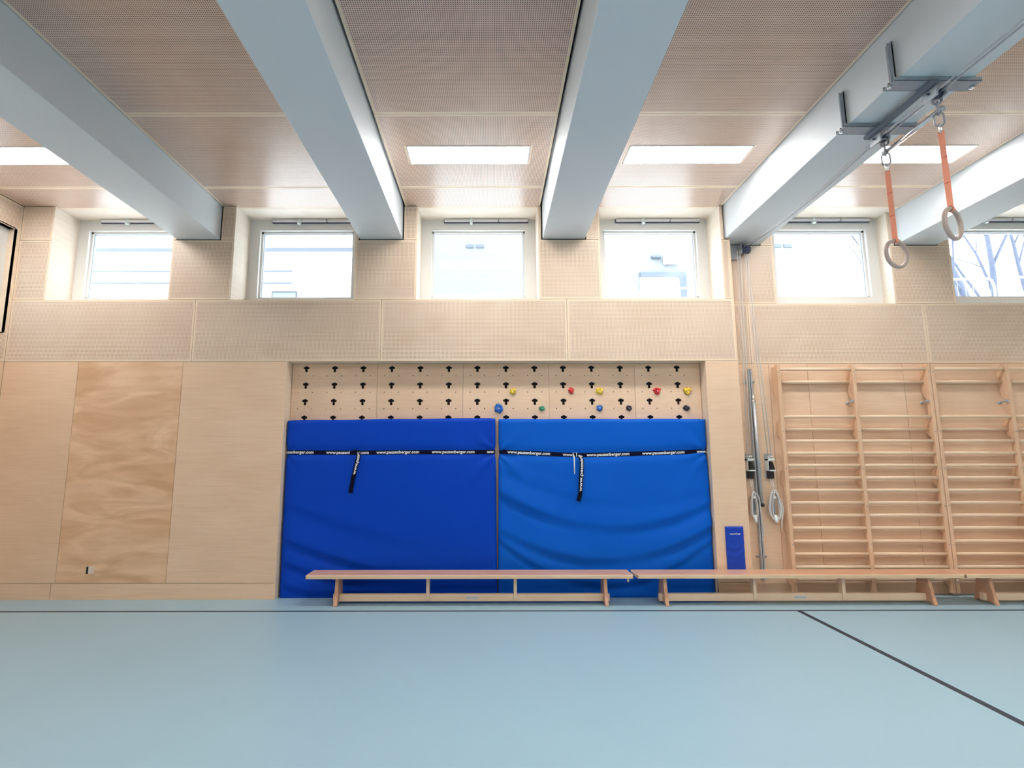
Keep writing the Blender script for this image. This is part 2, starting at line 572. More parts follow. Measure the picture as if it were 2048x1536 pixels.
# windows of the back wall
def window(idx, x0, x1, ywall):
    yf = 6.11
    o = bpy.data.objects.new('window_%d' % idx, None)
    COL.objects.link(o)
    o.location = ((x0 + x1) / 2, yf, ZSILL)
    tag(o, kind='structure')
    for a, c in ((x0 - 0.016, x0), (x1, x1 + 0.016)):
        boxobj('window_reveal', 'birch_reveal', a, c, ywall + 0.001, yf + 0.06, ZSILL, ZC + 0.01, o)
    boxobj('window_sill', 'birch_reveal', x0 - 0.016, x1 + 0.016, ywall + 0.001, yf + 0.12, ZSILL - 0.018, ZSILL, o)
    fwid, zt, zb = 0.125, 4.262, 3.40
    fr = MB()
    fr.box(x0, x0 + fwid, yf, yf + 0.05, ZSILL, ZC)
    fr.box(x1 - fwid, x1, yf, yf + 0.05, ZSILL, ZC)
    fr.box(x0 + fwid, x1 - fwid, yf, yf + 0.05, zt, ZC)
    fr.box(x0 + fwid, x1 - fwid, yf, yf + 0.05, ZSILL, zb)
    fr.build('window_frame', 'frame', o)
    ca = MB()
    e = 0.022
    xa, xb = x0 + fwid, x1 - fwid
    ca.box(xa, xa + e, yf + 0.045, yf + 0.09, zb, zt)
    ca.box(xb - e, xb, yf + 0.045, yf + 0.09, zb, zt)
    ca.box(xa, xb, yf + 0.045, yf + 0.09, zt - e, zt)
    ca.box(xa, xb, yf + 0.045, yf + 0.09, zb, zb + e)
    sc = ca.build('window_sash', 'frame', o)
    ga = MB()
    e2 = 0.006
    for q0, q1 in ((xa + e, xa + e + e2), (xb - e - e2, xb - e)):
        ga.box(q0, q1, yf + 0.066, yf + 0.092, zb + e, zt - e)
    ga.box(xa + e, xb - e, yf + 0.066, yf + 0.092, zt - e - e2, zt - e)
    ga.build('gasket', 'gasket', sc)
    gl = MB()
    gl.box(xa + e, xb - e, yf + 0.076, yf + 0.08, zb + e, zt - e)
    gl.build('window_pane', 'glass', o)
    # outer return behind the frame
    ou = MB()
    ou.box(x0 + 0.02, x0 + 0.06, yf + 0.1, 6.3, ZSILL + 0.02, ZC)
    ou.box(x1 - 0.06, x1 - 0.02, yf + 0.1, 6.3, ZSILL + 0.02, ZC)
    ou.build('outer_reveal', 'frame', o)
    return o
ordn = ['leftmost window of the back wall', 'second window from the left', 'window above the middle of the mats', 'window above the right end of the blue mats',
        'window above the first wall bars', 'window with the bare tree behind it', 'window beyond the right edge', 'last window at the far right']
for i, (x0, x1) in enumerate(WIN):
    window(i + 1, x0, x1, YA if x1 < XSTEP else YB)
    # chain actuator fixed on top of the frame
    cx = (x0 + x1) / 2
    if i > 5: continue
    xs = cx - 0.42
    t = thing('window_opener', (cx, 6.10, 4.355), 'aluminium opener on the ' + ordn[i], 'window opener', 'window openers above the panes')
    q = MB(); q.box(xs - 0.006, xs + 1.036, 6.090, 6.1095, 4.350, 4.3945); q.build('base_rail', 'navy_plastic', t)
    q = MB(); q.box(xs, xs + 0.66, 6.062, 6.095, 4.357, 4.391); q.build('actuator_housing', 'alu', t, bevel=0.008)
    q = MB(); q.box(xs + 0.675, xs + 1.03, 6.062, 6.095, 4.357, 4.391); q.build('locking_housing', 'alu', t, bevel=0.008)
    q = MB(); q.box(xs + 0.655, xs + 0.68, 6.07, 6.108, 4.362, 4.386); q.build('coupling', 'dark_steel', t)
    q = MB(); q.box(xs + 0.318, xs + 0.348, 6.056, 6.108, 4.33, 4.396)
    q.tube([(xs + 0.333, 6.06, 4.345), (xs + 0.333, 6.05, 4.322)], 0.018, 12)
    q.build('bracket', 'white_plastic', t, bevel=0.003)

# left wall with its own high windows
b = MB()
for y0, y1 in ((5.72, 6.25), (2.5, 2.9), (-0.7, -0.3), (YREAR - 0.3, -3.5)):
    b.box(XL - 0.3, XL - 0.02, y0, y1, 2.876, 4.09)
b.box(XL - 0.3, XL - 0.02, YREAR - 0.3, 6.25, -0.1, 2.876)
b.box(XL - 0.3, XL - 0.02, YREAR - 0.3, 6.25, 4.09, 4.8)
wl = b.build('wall_left', 'dark')
tag(wl, kind='structure')
ys = [5.74, 4.5, 3.3, 2.1, 0.9, -0.3, -1.5, -2.7, -3.9, -5.1, YREAR]
for i in range(len(ys) - 1):
    boxobj('plywood_panel', 'birch', XL - 0.02, XL, ys[i + 1] + g, ys[i] - g, 0.0, ZBAND - g, wl, loc=(XL, ys[i + 1], 0))
ys2 = [5.74, 3.62, 1.5, -0.62, -2.74, -4.86, YREAR]
for i in range(len(ys2) - 1):
    perf_panel(wl, (1, 2), ys2[i + 1] + g, ys2[i] - g, ZBAND + g, 2.876 - g, XL, XL - 0.02, ('birch_trim', 'perf_side'))
    perf_panel(wl, (1, 2), ys2[i + 1] + g, ys2[i] - g, 4.09 + g, ZC - 0.006, XL, XL - 0.02, ('birch_trim', 'perf_side'))
for y0, y1 in ((5.68, 5.74), (2.5, 2.9), (-0.7, -0.3), (YREAR, -3.5)):
    boxobj('window_pier', 'birch_trim', XL - 0.02, XL, y0, y1, 2.876, 4.09, wl)
for k, (y0, y1) in enumerate(((2.9, 5.68), (-0.3, 2.5), (-3.5, -0.7))):
    o = bpy.data.objects.new('window_%d' % (9 + k), None)
    COL.objects.link(o)
    o.location = (XL - 0.1, (y0 + y1) / 2, 2.876)
    tag(o, kind='structure')
    fr = MB()
    xf0, xf1 = XL - 0.14, XL - 0.085
    fr.box(xf0, xf1, y0, y0 + 0.12, 2.876, 4.09)
    fr.box(xf0, xf1, y1 - 0.12, y1, 2.876, 4.09)
    fr.box(xf0, xf1, y0 + 0.12, y1 - 0.12, 3.97, 4.09)
    fr.box(xf0, xf1, y0 + 0.12, y1 - 0.12, 2.876, 2.99)
    fr.build('window_frame', 'frame', o)
    ga = MB()
    ga.box(xf0 - 0.01, xf0 + 0.03, y1 - 0.14, y1 - 0.118, 2.98, 3.975)
    ga.box(xf0 - 0.01, xf0 + 0.03, y0 + 0.118, y0 + 0.14, 2.98, 3.975)
    ga.box(xf0 - 0.01, xf0 + 0.03, y0 + 0.118, y1 - 0.118, 3.95, 3.975)
    ga.build('gasket', 'gasket', o)
    rv = MB()
    rv.box(XL - 0.3, XL, y1, y1 + 0.016, 2.876, 4.09)
    rv.box(XL - 0.3, XL, y0 - 0.016, y0, 2.876, 4.09)
    rv.box(XL - 0.3, XL, y0, y1, 4.09, 4.104)
    rv.box(XL - 0.3, XL, y0, y1, 2.86, 2.876)
    rv.build('window_reveal', 'birch_trim', o)
    gl = MB()
    gl.box(xf0 + 0.008, xf0 + 0.012, y0 + 0.13, y1 - 0.13, 2.99, 3.97)
    gl.build('window_pane', 'glass', o)

# remaining walls, behind and beside the camera
wr = boxobj('wall_right', 'birch', XR, XR + 0.2, YREAR - 0.2, 6.25, -0.1, 4.8)
tag(wr, kind='structure')
b = MB()
b.box(XL - 0.3, XR + 0.2, YREAR - 0.2, YREAR, -0.1, 4.8)
wf = b.build('wall_front', 'birch')
tag(wf, kind='structure')

# ceiling: dark slab, perforated panels hung between the beams
ce = boxobj('ceiling', 'dark', XL - 0.3, XR + 0.3, YREAR - 0.3, 6.3, 4.47, 4.8)
tag(ce, kind='structure')
bays = []
prev = XL
for c in BEAM_C + [None]:
    nxt = XR if c is None else c - BW
    bays.append((prev, nxt))
    prev = None if c is None else c + BW
yseams = [5.80, 5.312, 4.09, 2.87, 1.65, 0.43, -0.79, -2.01, -3.23, -4.45, -5.67, YREAR]
LAMP_BAYS = (0, 2, 3, 4, 6, 7)
LY = [4.705, 1.05, -2.6]  # rows behind the first are unseen, added for frontal fill
def lamp_x(k):
    c = -0.207 + PITCHX * (k - 2)
    if k == 0: c = -4.50
    return c - 0.5785, c + 0.5785
def cut_ceiling_panel(x0, x1, y0, y1, holes):
    """One perforated ceiling panel, made of strips around the lamp cut-out."""
    hs = [h for h in holes if h[2] > y0 and h[3] < y1 and h[0] > x0 and h[1] < x1]
    bm = bmesh.new()
    t = 0.02
    def strip(a0, a1, c0, c1, bor):
        # faces: border quads + perforated centre
        bl, br, bb_, bt = bor
        xs_ = [a0, a0 + bl, a1 - br, a1]
        ys_ = [c0, c0 + bb_, c1 - bt, c1]
        for i in range(3):
            for j in range(3):
                if xs_[i + 1] - xs_[i] < 1e-5 or ys_[j + 1] - ys_[j] < 1e-5: continue
                vs = [bm.verts.new((x, y, 0)) for x, y in ((xs_[i], ys_[j]), (xs_[i + 1], ys_[j]), (xs_[i + 1], ys_[j + 1]), (xs_[i], ys_[j + 1]))]
                f = bm.faces.new(vs[::-1])
                f.material_index = 1 if (i == 1 and j == 1) else 0
        r = bmesh.ops.create_cube(bm, size=1.0)
        for v in r['verts']:
            v.co = Vector(((a0 + a1) / 2 + v.co.x * (a1 - a0), (c0 + c1) / 2 + v.co.y * (c1 - c0), t / 2 + 0.0005 + v.co.z * t))
    X, Y = x1 - x0, y1 - y0
    B = 0.024
    if not hs:
        strip(0, X, 0, Y, (B, B, B, B))
    else:
        h = hs[0]
        hx0, hx1, hy0, hy1 = h[0] - x0, h[1] - x0, h[2] - y0, h[3] - y0
        strip(0, X, 0, hy0, (B, B, B, 0))
        strip(0, X, hy1, Y, (B, B, 0, B))
        strip(0, hx0, hy0, hy1, (B, 0.014, 0, 0))
        strip(hx1, X, hy0, hy1, (0.014, B, 0, 0))
    me = bpy.data.meshes.new('ceiling_panel')
    bm.to_mesh(me)
    bm.free()
    me.materials.append(M['birch_trim'])
    me.materials.append(M['perf_ceil'])
    o = bpy.data.objects.new('ceiling_panel', me)
    COL.objects.link(o)
    o.parent = ce
    o.location = (x0, y0, ZC)
holes = []
for k in LAMP_BAYS:
    a, c = lamp_x(k)
    for y in LY:
        holes.append((a - 0.012, c + 0.012, y - 0.157, y + 0.157))
for k, (x0, x1) in enumerate(bays):
    gl_ = 0.022 if k == 2 else 0.008
    xa = x0 + (gl_ if k else 0.004)
    xb = x1 - (gl_ if k < len(bays) - 1 else 0.004)
    for j in range(len(yseams) - 1):
        cut_ceiling_panel(xa, xb, yseams[j + 1] + g, yseams[j] - g, holes)
    # plain board over the window recess
    boxobj('recess_board', 'birch_reveal', xa, xb, 5.80, 6.2, ZC - 0.0, ZC + 0.02, ce)

# ceiling lamps
ll = ['recessed rectangular ceiling light at the left edge, partly behind a beam', None,
      'lit rectangular ceiling light above the middle of the blue mats', 'lit rectangular ceiling light left of the beam with the gym rings',
      'lit rectangular ceiling light behind the hanging gym rings', None, 'ceiling light beyond the right edge', 'ceiling light in the last bay']
rows = ['in the row nearest the windows', 'in the second row from the windows', 'in the third row from the windows', 'in the row at the far end']
lp = None
for k in LAMP_BAYS:
    a, c = lamp_x(k)
    for r_, y in enumerate(LY):
        if lp is None:
            lp = thing('ceiling_light', ((a + c) / 2, y, ZC), '', 'ceiling light', 'flat ceiling lights between the beams')
            q = MB()
            e = 0.014
            q.box(a - 0.01, c + 0.01, y - 0.155, y - 0.145 + e - 0.01, ZC - 0.004, ZC + 0.03)
            q.box(a - 0.01, c + 0.01, y + 0.145 - e + 0.01, y + 0.155, ZC - 0.004, ZC + 0.03)
            q.box(a - 0.01, a + 0.004, y - 0.15, y + 0.15, ZC - 0.004, ZC + 0.03)
            q.box(c - 0.004, c + 0.01, y - 0.15, y + 0.15, ZC - 0.004, ZC + 0.03)
            q.build('lamp_frame', 'lamp_frame', lp)
            q = MB()
            q.box(a + 0.004, c - 0.004, y - 0.141, y + 0.141, ZC + 0.004, ZC + 0.012)
            q.build('lamp_diffuser', 'lamp', lp)
            o = lp
        else:
            o = copy_tree(lp)
            o.location = ((a + c) / 2, y, ZC)
        o['label'] = ll[k] if r_ == 0 else 'unseen ceiling fill light %s, %s' % (rows[r_], ['above the left wall', '', 'above the camera', 'right of the camera', 'near the ring beam', '', 'in the next to last bay', 'in the last bay'][k])

# concrete beams
bl = ['pale painted concrete beam nearest the left wall', 'pale concrete beam left of the middle ceiling light', 'pale concrete beam right of the middle ceiling light',
      'pale concrete beam carrying the gym ring rail', 'pale concrete beam right of the hanging rings', 'pale concrete beam beyond the right edge', 'last concrete beam at the far right']
for i, c in enumerate(BEAM_C):
    yend = YA + 0.01 if i < 3 else YB + 0.01
    q = MB()
    q.box(c - BW, c + BW, YREAR, yend, ZBEAM, 4.469)
    o = q.build('ceiling_beam', 'concrete', loc=(c, 0, ZBEAM), bevel=0.004)
    tag(o, bl[i], 'beam', 'concrete ceiling beams')

# ------------------------------------------------------------------ climbing wall in the niche
def slot_outline(cx, cz):
    # cross-shaped slot: rounded arms, short bump on top, stem below
    s = [(-0.0145, -0.050), (-0.015, -0.014), (-0.027, -0.014), (-0.034, -0.007), (-0.034, 0.007), (-0.027, 0.014), (-0.016, 0.014), (-0.012, 0.019), (-0.006, 0.023),
         (0.006, 0.023), (0.012, 0.019), (0.016, 0.014), (0.027, 0.014), (0.034, 0.007), (0.034, -0.007), (0.027, -0.014), (0.015, -0.014), (0.0145, -0.050)]
    return [(cx + a, cz + c) for a, c in s]
cw = thing('climbing_wall', (0.06, 5.90, 0), 'birch plywood climbing wall with cross-shaped slots in the niche above the blue mats', 'climbing wall')
YC = 5.90
COLX = [0.177 + 0.3277 * k for k in range(-7, 7)]
ROWZ = [2.503 - 0.190 * j for j in range(4)]
px = [NX0 + 0.004, -1.298, -0.315, 0.669, 1.652, NX1 - 0.004]
for i in range(5):
    cu = bpy.data.curves.new('panel', 'CURVE')
    cu.dimensions = '2D'
    cu.fill_mode = 'BOTH'
    cu.extrude = 0.009
    def poly(pts):
        s = cu.splines.new('POLY')
        s.points.add(len(pts) - 1)
        for p, q in zip(s.points, pts):
            p.co = (q[0], q[1], 0, 1)
        s.use_cyclic_u = True
    x0, x1 = px[i] + 0.0015, px[i + 1] - 0.0015
    poly([(x0, 0.02), (x1, 0.02), (x1, ZBAND - 0.003), (x0, ZBAND - 0.003)])
    for cx in COLX:
        if x0 < cx < x1:
            for cz in ROWZ:
                poly(slot_outline(cx, cz))
                for dx, rr_ in ((-0.081, 0.0065), (0.081, 0.0065), (0.0, 0.0035)):
                    hx, hz = cx + dx, cz - 0.092
                    if hz > 1.95:
                        poly([(hx + rr_ * math.cos(a * math.pi / 4), hz + rr_ * math.sin(a * math.pi / 4)) for a in range(8)])
    t = bpy.data.objects.new('tmp', cu)
    COL.objects.link(t)
    dg = bpy.context.evaluated_depsgraph_get()
    dg.update()
    me = bpy.data.meshes.new_from_object(t.evaluated_get(dg))
    bpy.data.objects.remove(t)
    bpy.data.curves.remove(cu)
    me.transform(Matrix.Rotation(math.pi / 2, 4, 'X'))
    me.materials.clear()
    me.materials.append(M['birch'])
    o = bpy.data.objects.new('climbing_panel', me)
    COL.objects.link(o)
    o.parent = cw
    me.transform(Matrix.Translation((-(x0), 0, 0)))
    o.location = Vector((x0, YC + 0.009, 0)) - cw.location

def hold(x, z, r, mat, colour, where, seed, squash=(1, 1), point=0.0):
    t = thing('climbing_hold', (x, YC, z), '%s climbing hold %s' % (colour, where), 'climbing hold', 'climbing holds bolted above the mats')
    bm = bmesh.new()
    bmesh.ops.create_icosphere(bm, subdivisions=4, radius=1.0)
    for v in bm.verts:
        n = noise.noise(v.co * 1.6 + Vector((seed, seed * 2, 0))) * 0.45 + noise.noise(v.co * 4 + Vector((seed, 0, 0))) * 0.12
        k = 1 + n
        if point and v.co.z < 0: k *= 1 - 0.25 * abs(v.co.x)
        p = v.co * k * r
        # dished middle around the bolt
        d = math.hypot(v.co.x, v.co.z)
        if v.co.y < 0: p.y += 0.35 * r * math.exp(-(d / 0.35) ** 2)
        v.co = Vector((p.x * squash[0], max(-r * 0.95, min(0.0, p.y * 0.9)), p.z * squash[1]))
    for f in bm.faces: f.smooth = True
    me = bpy.data.meshes.new('hold_body')
    bm.to_mesh(me); bm.free()
    me.materials.append(M[mat])
    o = bpy.data.objects.new('hold_body', me)
    COL.objects.link(o); o.parent = t
    q = MB()
    q.tube([(x, YC - r * 0.62, z), (x, YC - r * 0.50, z)], 0.008, 12)
    q.build('bolt', 'chrome', t)
hold(0.257, 2.226, 0.034, 'hold_yellow', 'round yellow', 'nearest the top middle, left of the two red ones', 1)
hold(0.920, 2.231, 0.033, 'hold_red', 'small angular red', 'between the round yellow hold and the middle yellow one', 2, (1, 1.05), 1)
hold(1.246, 2.230, 0.038, 'hold_yellow', 'curved yellow', 'between the two red holds', 3)
hold(1.903, 2.229, 0.042, 'hold_red', 'heart-shaped red', 'left of the rightmost yellow hold', 4, (1, 0.95), 1)
hold(2.246, 2.229, 0.045, 'hold_yellow', 'large triangular yellow', 'at the right end of the upper row', 5, (1.05, 0.9), 1)
hold(0.096, 2.032, 0.049, 'hold_blue', 'large blue', 'above the gap between the two mats', 6)
hold(0.586, 2.031, 0.032, 'hold_green', 'small green oval', 'in the lower row, the only green one', 7, (1, 0.75))
hold(1.240, 2.036, 0.033, 'hold_blue', 'small blue', 'below the middle yellow hold', 8)
hold(1.576, 2.035, 0.030, 'hold_black', 'small black squarish', 'between the small blue hold and the right black one', 9)
hold(2.230, 2.034, 0.034, 'hold_black', 'black wedge-shaped', 'below the rightmost yellow hold', 10, (1.1, 0.8))

# ------------------------------------------------------------------ crash mats and their straps
def sstep(a, b_, x):
    t = max(0.0, min(1.0, (x - a) / (b_ - a)))
    return t * t * (3 - 2 * t)
def mat_front(side, x, z, x0, x1, zt):
    """depth of the mat's front skin; side 0 = left mat, 1 = right mat"""
    u = (x - x0) / (x1 - x0)
    v = z / zt
    y = 5.800
    # stuffed belly
    y -= 0.020 * math.sin(math.pi * min(1, max(0, u))) ** 0.6 * math.sin(math.pi * min(1, v * 0.9 + 0.05)) ** 0.8
    zs = 1.54 - (0.035 * math.exp(-((u - 0.38) / 0.35) ** 2) if side else 0.004)
    # strap pinches the skin
    y += 0.018 * math.exp(-((z - zs) / 0.055) ** 2)
    # sagging U-shaped folds below the strap
    h = 0.0
    if side == 0:
        fam = [(0.30, 0.60, 1.0, 0.010, 0.070, 0.9), (0.10, 0.34, 1.15, 0.018, 0.055, 1.0), (-0.04, 0.20, 1.25, 0.018, 0.042, 1.0), (-0.20, 0.08, 1.2, 0.013, 0.038, 0.9)]
    else:
        fam = [(0.545, 0.76, 1.25, 0.026, 0.060, 1.0), (0.49, 0.42, 1.35, 0.026, 0.058, 1.0), (0.62, 1.02, 1.0, 0.007, 0.050, 0.8), (0.50, 0.16, 1.9, 0.016, 0.045, 1.0)]
    for uc, zc, cur, amp, wd, e in fam:
        if side == 0:
            zz = zc + cur * 0.75 * max(0, uc + 0.35 - u) ** 1.3
            env = sstep(0.75, 0.15, u) * sstep(-0.02, 0.06, u)
        else:
            zz = zc + cur * (u - uc) ** 2
            env = (0.55 + 0.45 * sstep(0.05, 0.35, abs(u - uc))) * (0.75 + 0.25 * math.sin(u * 11 + zc * 9))
            if u > uc: env *= 1.0
        d = (z - zz) / wd
        d = (z - zz) / (wd * (2.2 if z > zz else 0.8))
        h += amp * env * e * (math.exp(-d * d) - 0.5 * math.exp(-((z - zz + wd * 1.7) / (wd * 0.9)) ** 2))
    # puckers fanning out from where the strap goes round the edges
    for ue, sg in ((0.0, 1), (1.0, -1)):
        du = (u - ue) * sg * (x1 - x0)
        dz = z - zs
        if du < 0.8:
            ang = math.atan2(dz, du + 0.02)
            rr_ = math.hypot(du + 0.02, dz)
            st = 0.012 if (side == 1 or ue == 1.0) else 0.006
            h += st * math.sin(ang * 9 + 1.3 * side + ue * 2) * math.exp(-rr_ / 0.20) * sstep(0.0, 0.08, rr_)
    h += 0.004 * noise.noise(Vector((x * 2.1, z * 2.7, side * 5))) + 0.0018 * noise.noise(Vector((x * 7, z * 9, side * 5)))
    y -= h
    # rounded rim
    e = min(x - x0, x1 - x, zt - z)
    if e < 0.03:
        y += 0.022 * (1 - e / 0.03) ** 2
    return y
def make_mat(side, x0t, x1t, x0b, x1b, zl, zr, label):
    t = thing('crash_mat', ((x0t + x1t) / 2, 5.85, 0.0), label, 'crash mat', 'blue crash mats in the niche')
    NU, NV = 150, 130
    bm = bmesh.new()
    grid = []
    for j in range(NV + 1):
        v = j / NV
        row = []
        for i in range(NU + 1):
            u = i / NU
            # cluster samples at the rim
            uu = 0.5 - 0.5 * math.cos(math.pi * u) if (u < 0.03 or u > 0.97) else u
            zt = zl + (zr - zl) * u
            z = 0.002 + v * (zt - 0.002)
            xa = x0b + (x0t - x0b) * v
            xb = x1b + (x1t - x1b) * v
            x = xa + (xb - xa) * u
            y = mat_front(side, x, z, xa, xb, zt)
            # edges drawn in slightly at the strap
            pin = 0.012 * math.exp(-((z - 1.54) / 0.06) ** 2)
            x += pin * (1 - 2 * u) ** 5
            z += 0.002 * math.sin(u * 17 + side) * v ** 10
            row.append(bm.verts.new((x, y, z)))
        grid.append(row)
    for j in range(NV):
        for i in range(NU):
            bm.faces.new((grid[j][i], grid[j][i + 1], grid[j + 1][i + 1], grid[j + 1][i])).smooth = True
    loop = grid[0][:] + [r[-1] for r in grid[1:]] + grid[-1][-2::-1] + [r[0] for r in grid[-2:0:-1]]
    back = [bm.verts.new((v.co.x, 5.893, v.co.z)) for v in loop]
    n = len(loop)
    for i in range(n):
        bm.faces.new((loop[i], back[i], back[(i + 1) % n], loop[(i + 1) % n]))
    bm.faces.new(back)
    pts = [(v.co.x, v.co.y + 0.003, v.co.z + 0.001) for v in grid[-1][3:-3:3]]
    q = MB(); q.bm.free(); q.bm = bm
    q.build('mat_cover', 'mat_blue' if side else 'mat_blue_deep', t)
    # seam piping along the top edge
    p = MB()
    p.tube(pts, 0.0035, 6)
    p.build('piping', 'mat_blue' if side else 'mat_blue_deep', t)
    return t
ML = (-2.268, 0.055, -2.262, 0.068)
MR = (0.090, 2.400, 0.076, 2.402)
make_mat(0, ML[0], ML[1], ML[2], ML[3], 1.892, 1.915, 'darker left one of the two blue crash mats standing in the niche')
make_mat(1, MR[0], MR[1], MR[2], MR[3], 1.903, 1.900, 'right one of the two blue crash mats, with deep curved folds')

STR = 'www.pauzenberger.com'
_tm = text_mesh(STR, 0.05, 0.0004, 0.0014)
_w = max(v.co.x for v in _tm.vertices)
def strap_text(parent, func, s0, s1, width, scale_h, start=0.0, end=1.0, hide=None):
    """Lay the printed address on a strap: func(s, t) -> point, s along, t across."""
    me = _tm.copy()
    bm = bmesh.new()
    bm.from_mesh(me)
    kill = []
    for f in bm.faces:
        cx = f.calc_center_median().x / _w
        if cx < start or cx > end or (hide and hide[0] < cx < hide[1]):
            kill.append(f)
    bmesh.ops.delete(bm, geom=kill, context='FACES')
    base = world_of(parent)
    for v in bm.verts:
        s = s0 + (s1 - s0) * v.co.x / _w
        tt = (v.co.y - 0.014) * scale_h
        v.co = Vector(func(s, tt)) + Vector((0, -v.co.z - 0.0012, 0)) - base
    bm.to_mesh(me)
    bm.free()
    me.materials.clear()
    me.materials.append(M['print'])
    o = bpy.data.objects.new('printed_text', me)
    COL.objects.link(o)
    o.parent = parent
    return o
def strap_band(parent, func, s0, s1, width, n=80, name='band', mat='strap', th=0.0025):
    bm = bmesh.new()
    rows_ = []
    for i in range(n + 1):
        s = s0 + (s1 - s0) * i / n
        r = []
        for tt in (-width / 2, 0, width / 2):
            r.append(bm.verts.new(func(s, tt)))
        for tt in (width / 2, 0, -width / 2):
            p = Vector(func(s, tt)); p.y += th
            r.append(bm.verts.new(p))
        rows_.append(r)
    for i in range(n):
        for k in range(6):
            bm.faces.new((rows_[i][k], rows_[i][(k + 1) % 6], rows_[i + 1][(k + 1) % 6], rows_[i + 1][k]))
    bm.faces.new(rows_[0]); bm.faces.new(rows_[-1][::-1])
    q = MB(); q.bm.free(); q.bm = bm
    return q.build(name, mat, parent)
def sz_left(x): return 1.541 - 0.006 * math.exp(-((x + 1.49) / 0.4) ** 2)
def sz_right(x):
    if x < 0.98: return 1.545 + (1.503 - 1.545) * (x - 0.09) / 0.89
    return 1.503 + (1.543 - 1.503) * ((x - 0.98) / 1.42) ** 1.1
def sf_left(s, t):
    z = sz_left(s)
    return (s, mat_front(0, s, z, ML[0], ML[1], 1.9) - 0.006, z + t)
def sf_right(s, t):
    z = sz_right(s)
    return (s, mat_front(1, s, z, MR[0], MR[1], 1.9) - 0.006, z + t)
SW = 0.045
px2x = lambda p: (p - 981) * 0.005565
t = thing('mat_strap', (-1.1, 5.79, 1.54), 'navy printed strap tied around the left blue crash mat', 'strap', 'printed straps around the mats')
strap_band(t, sf_left, ML[0] + 0.004, ML[1] - 0.003, SW)
for p0, st, en, hd in ((544.5, 0.30, 1, None), (654.5, 0, 1, (0.55, 0.72)), (754.4, 0, 1, None), (864.4, 0, 1, None), (973.8, 0, 0.17, None)):
    strap_text(t, sf_left, px2x(p0), px2x(p0 + 84.6), SW, 0.90, st, en, hd)
def hang(path):
    def f(s, tt):
        n = len(path) - 1
        k = min(n - 1, int(s * n)); a = s * n - k
        p = Vector(path[k]).lerp(Vector(path[k + 1]), a)
        d = (Vector(path[k + 1]) - Vector(path[k])).normalized()
        nrm = Vector((-d.z, 0, d.x)).normalized()
        return p + nrm * tt
    return f
def smooth_path(pts, n=24):
    out = []
    m_ = len(pts) - 1
    for i in range(n + 1):
        s = i / n * m_
        k = min(m_ - 1, int(s)); a = s - k
        p0 = Vector(pts[max(k - 1, 0)]); p1 = Vector(pts[k]); p2 = Vector(pts[k + 1]); p3 = Vector(pts[min(k + 2, m_)])
        out.append(0.5 * ((2 * p1) + (p2 - p0) * a + (2 * p0 - 5 * p1 + 4 * p2 - p3) * a * a + (3 * p1 - p0 - 3 * p2 + p3) * a ** 3))
    return out
YS = 5.757
hp = hang(smooth_path([(-1.524, YS, 1.100), (-1.500, YS - 0.004, 1.25), (-1.470, YS - 0.004, 1.40), (-1.452, YS + 0.004, 1.50), (-1.478, YS + 0.01, 1.545)]))
e1 = strap_band(t, hp, 0, 1, SW, 40, 'hanging_end')
strap_text(e1, hp, 0.33, 1.27, SW, 0.90, 0, 0.66)
q = MB(); q.box(-1.515, -1.462, YS - 0.003, YS + 0.012, 1.513, 1.566); q.build('knot', 'strap', t, bevel=0.008)
t = thing('mat_strap', (1.2, 5.79, 1.54), 'navy printed strap with a silver buckle pin around the right blue mat', 'strap', 'printed straps around the mats')
strap_band(t, sf_right, MR[0] + 0.004, MR[1] - 0.003, SW)
for p0, st, en in ((1014.5, 0, 1), (1124.5, 0, 0.26), (1172, 0, 1), (1282, 0, 1), (1391.5, 0, 0.28)):
    strap_text(t, sf_right, px2x(p0), px2x(p0 + 84.6), SW, 0.90, st, en)
hp = hang(smooth_path([(0.952, YS, 1.010), (0.975, YS - 0.004, 1.11), (0.985, YS - 0.006, 1.25), (0.997, YS - 0.004, 1.40), (0.995, YS + 0.002, 1.465), (0.962, YS + 0.008, 1.51)]))
e1 = strap_band(t, hp, 0, 1, SW, 40, 'hanging_end')
strap_text(e1, hp, 0.21, 1.15, SW, 0.90, 0, 0.80)
q = MB()
q.tube([(0.915, YS - 0.004, 1.30), (0.915, YS - 0.006, 1.50)], 0.007, 8)
q.tube([(0.905, YS - 0.004, 1.485), (0.905, YS - 0.008, 1.53), (0.942, YS - 0.008, 1.53), (0.942, YS - 0.004, 1.485)], 0.005, 8)
q.build('buckle_pin', 'white_plastic', t)

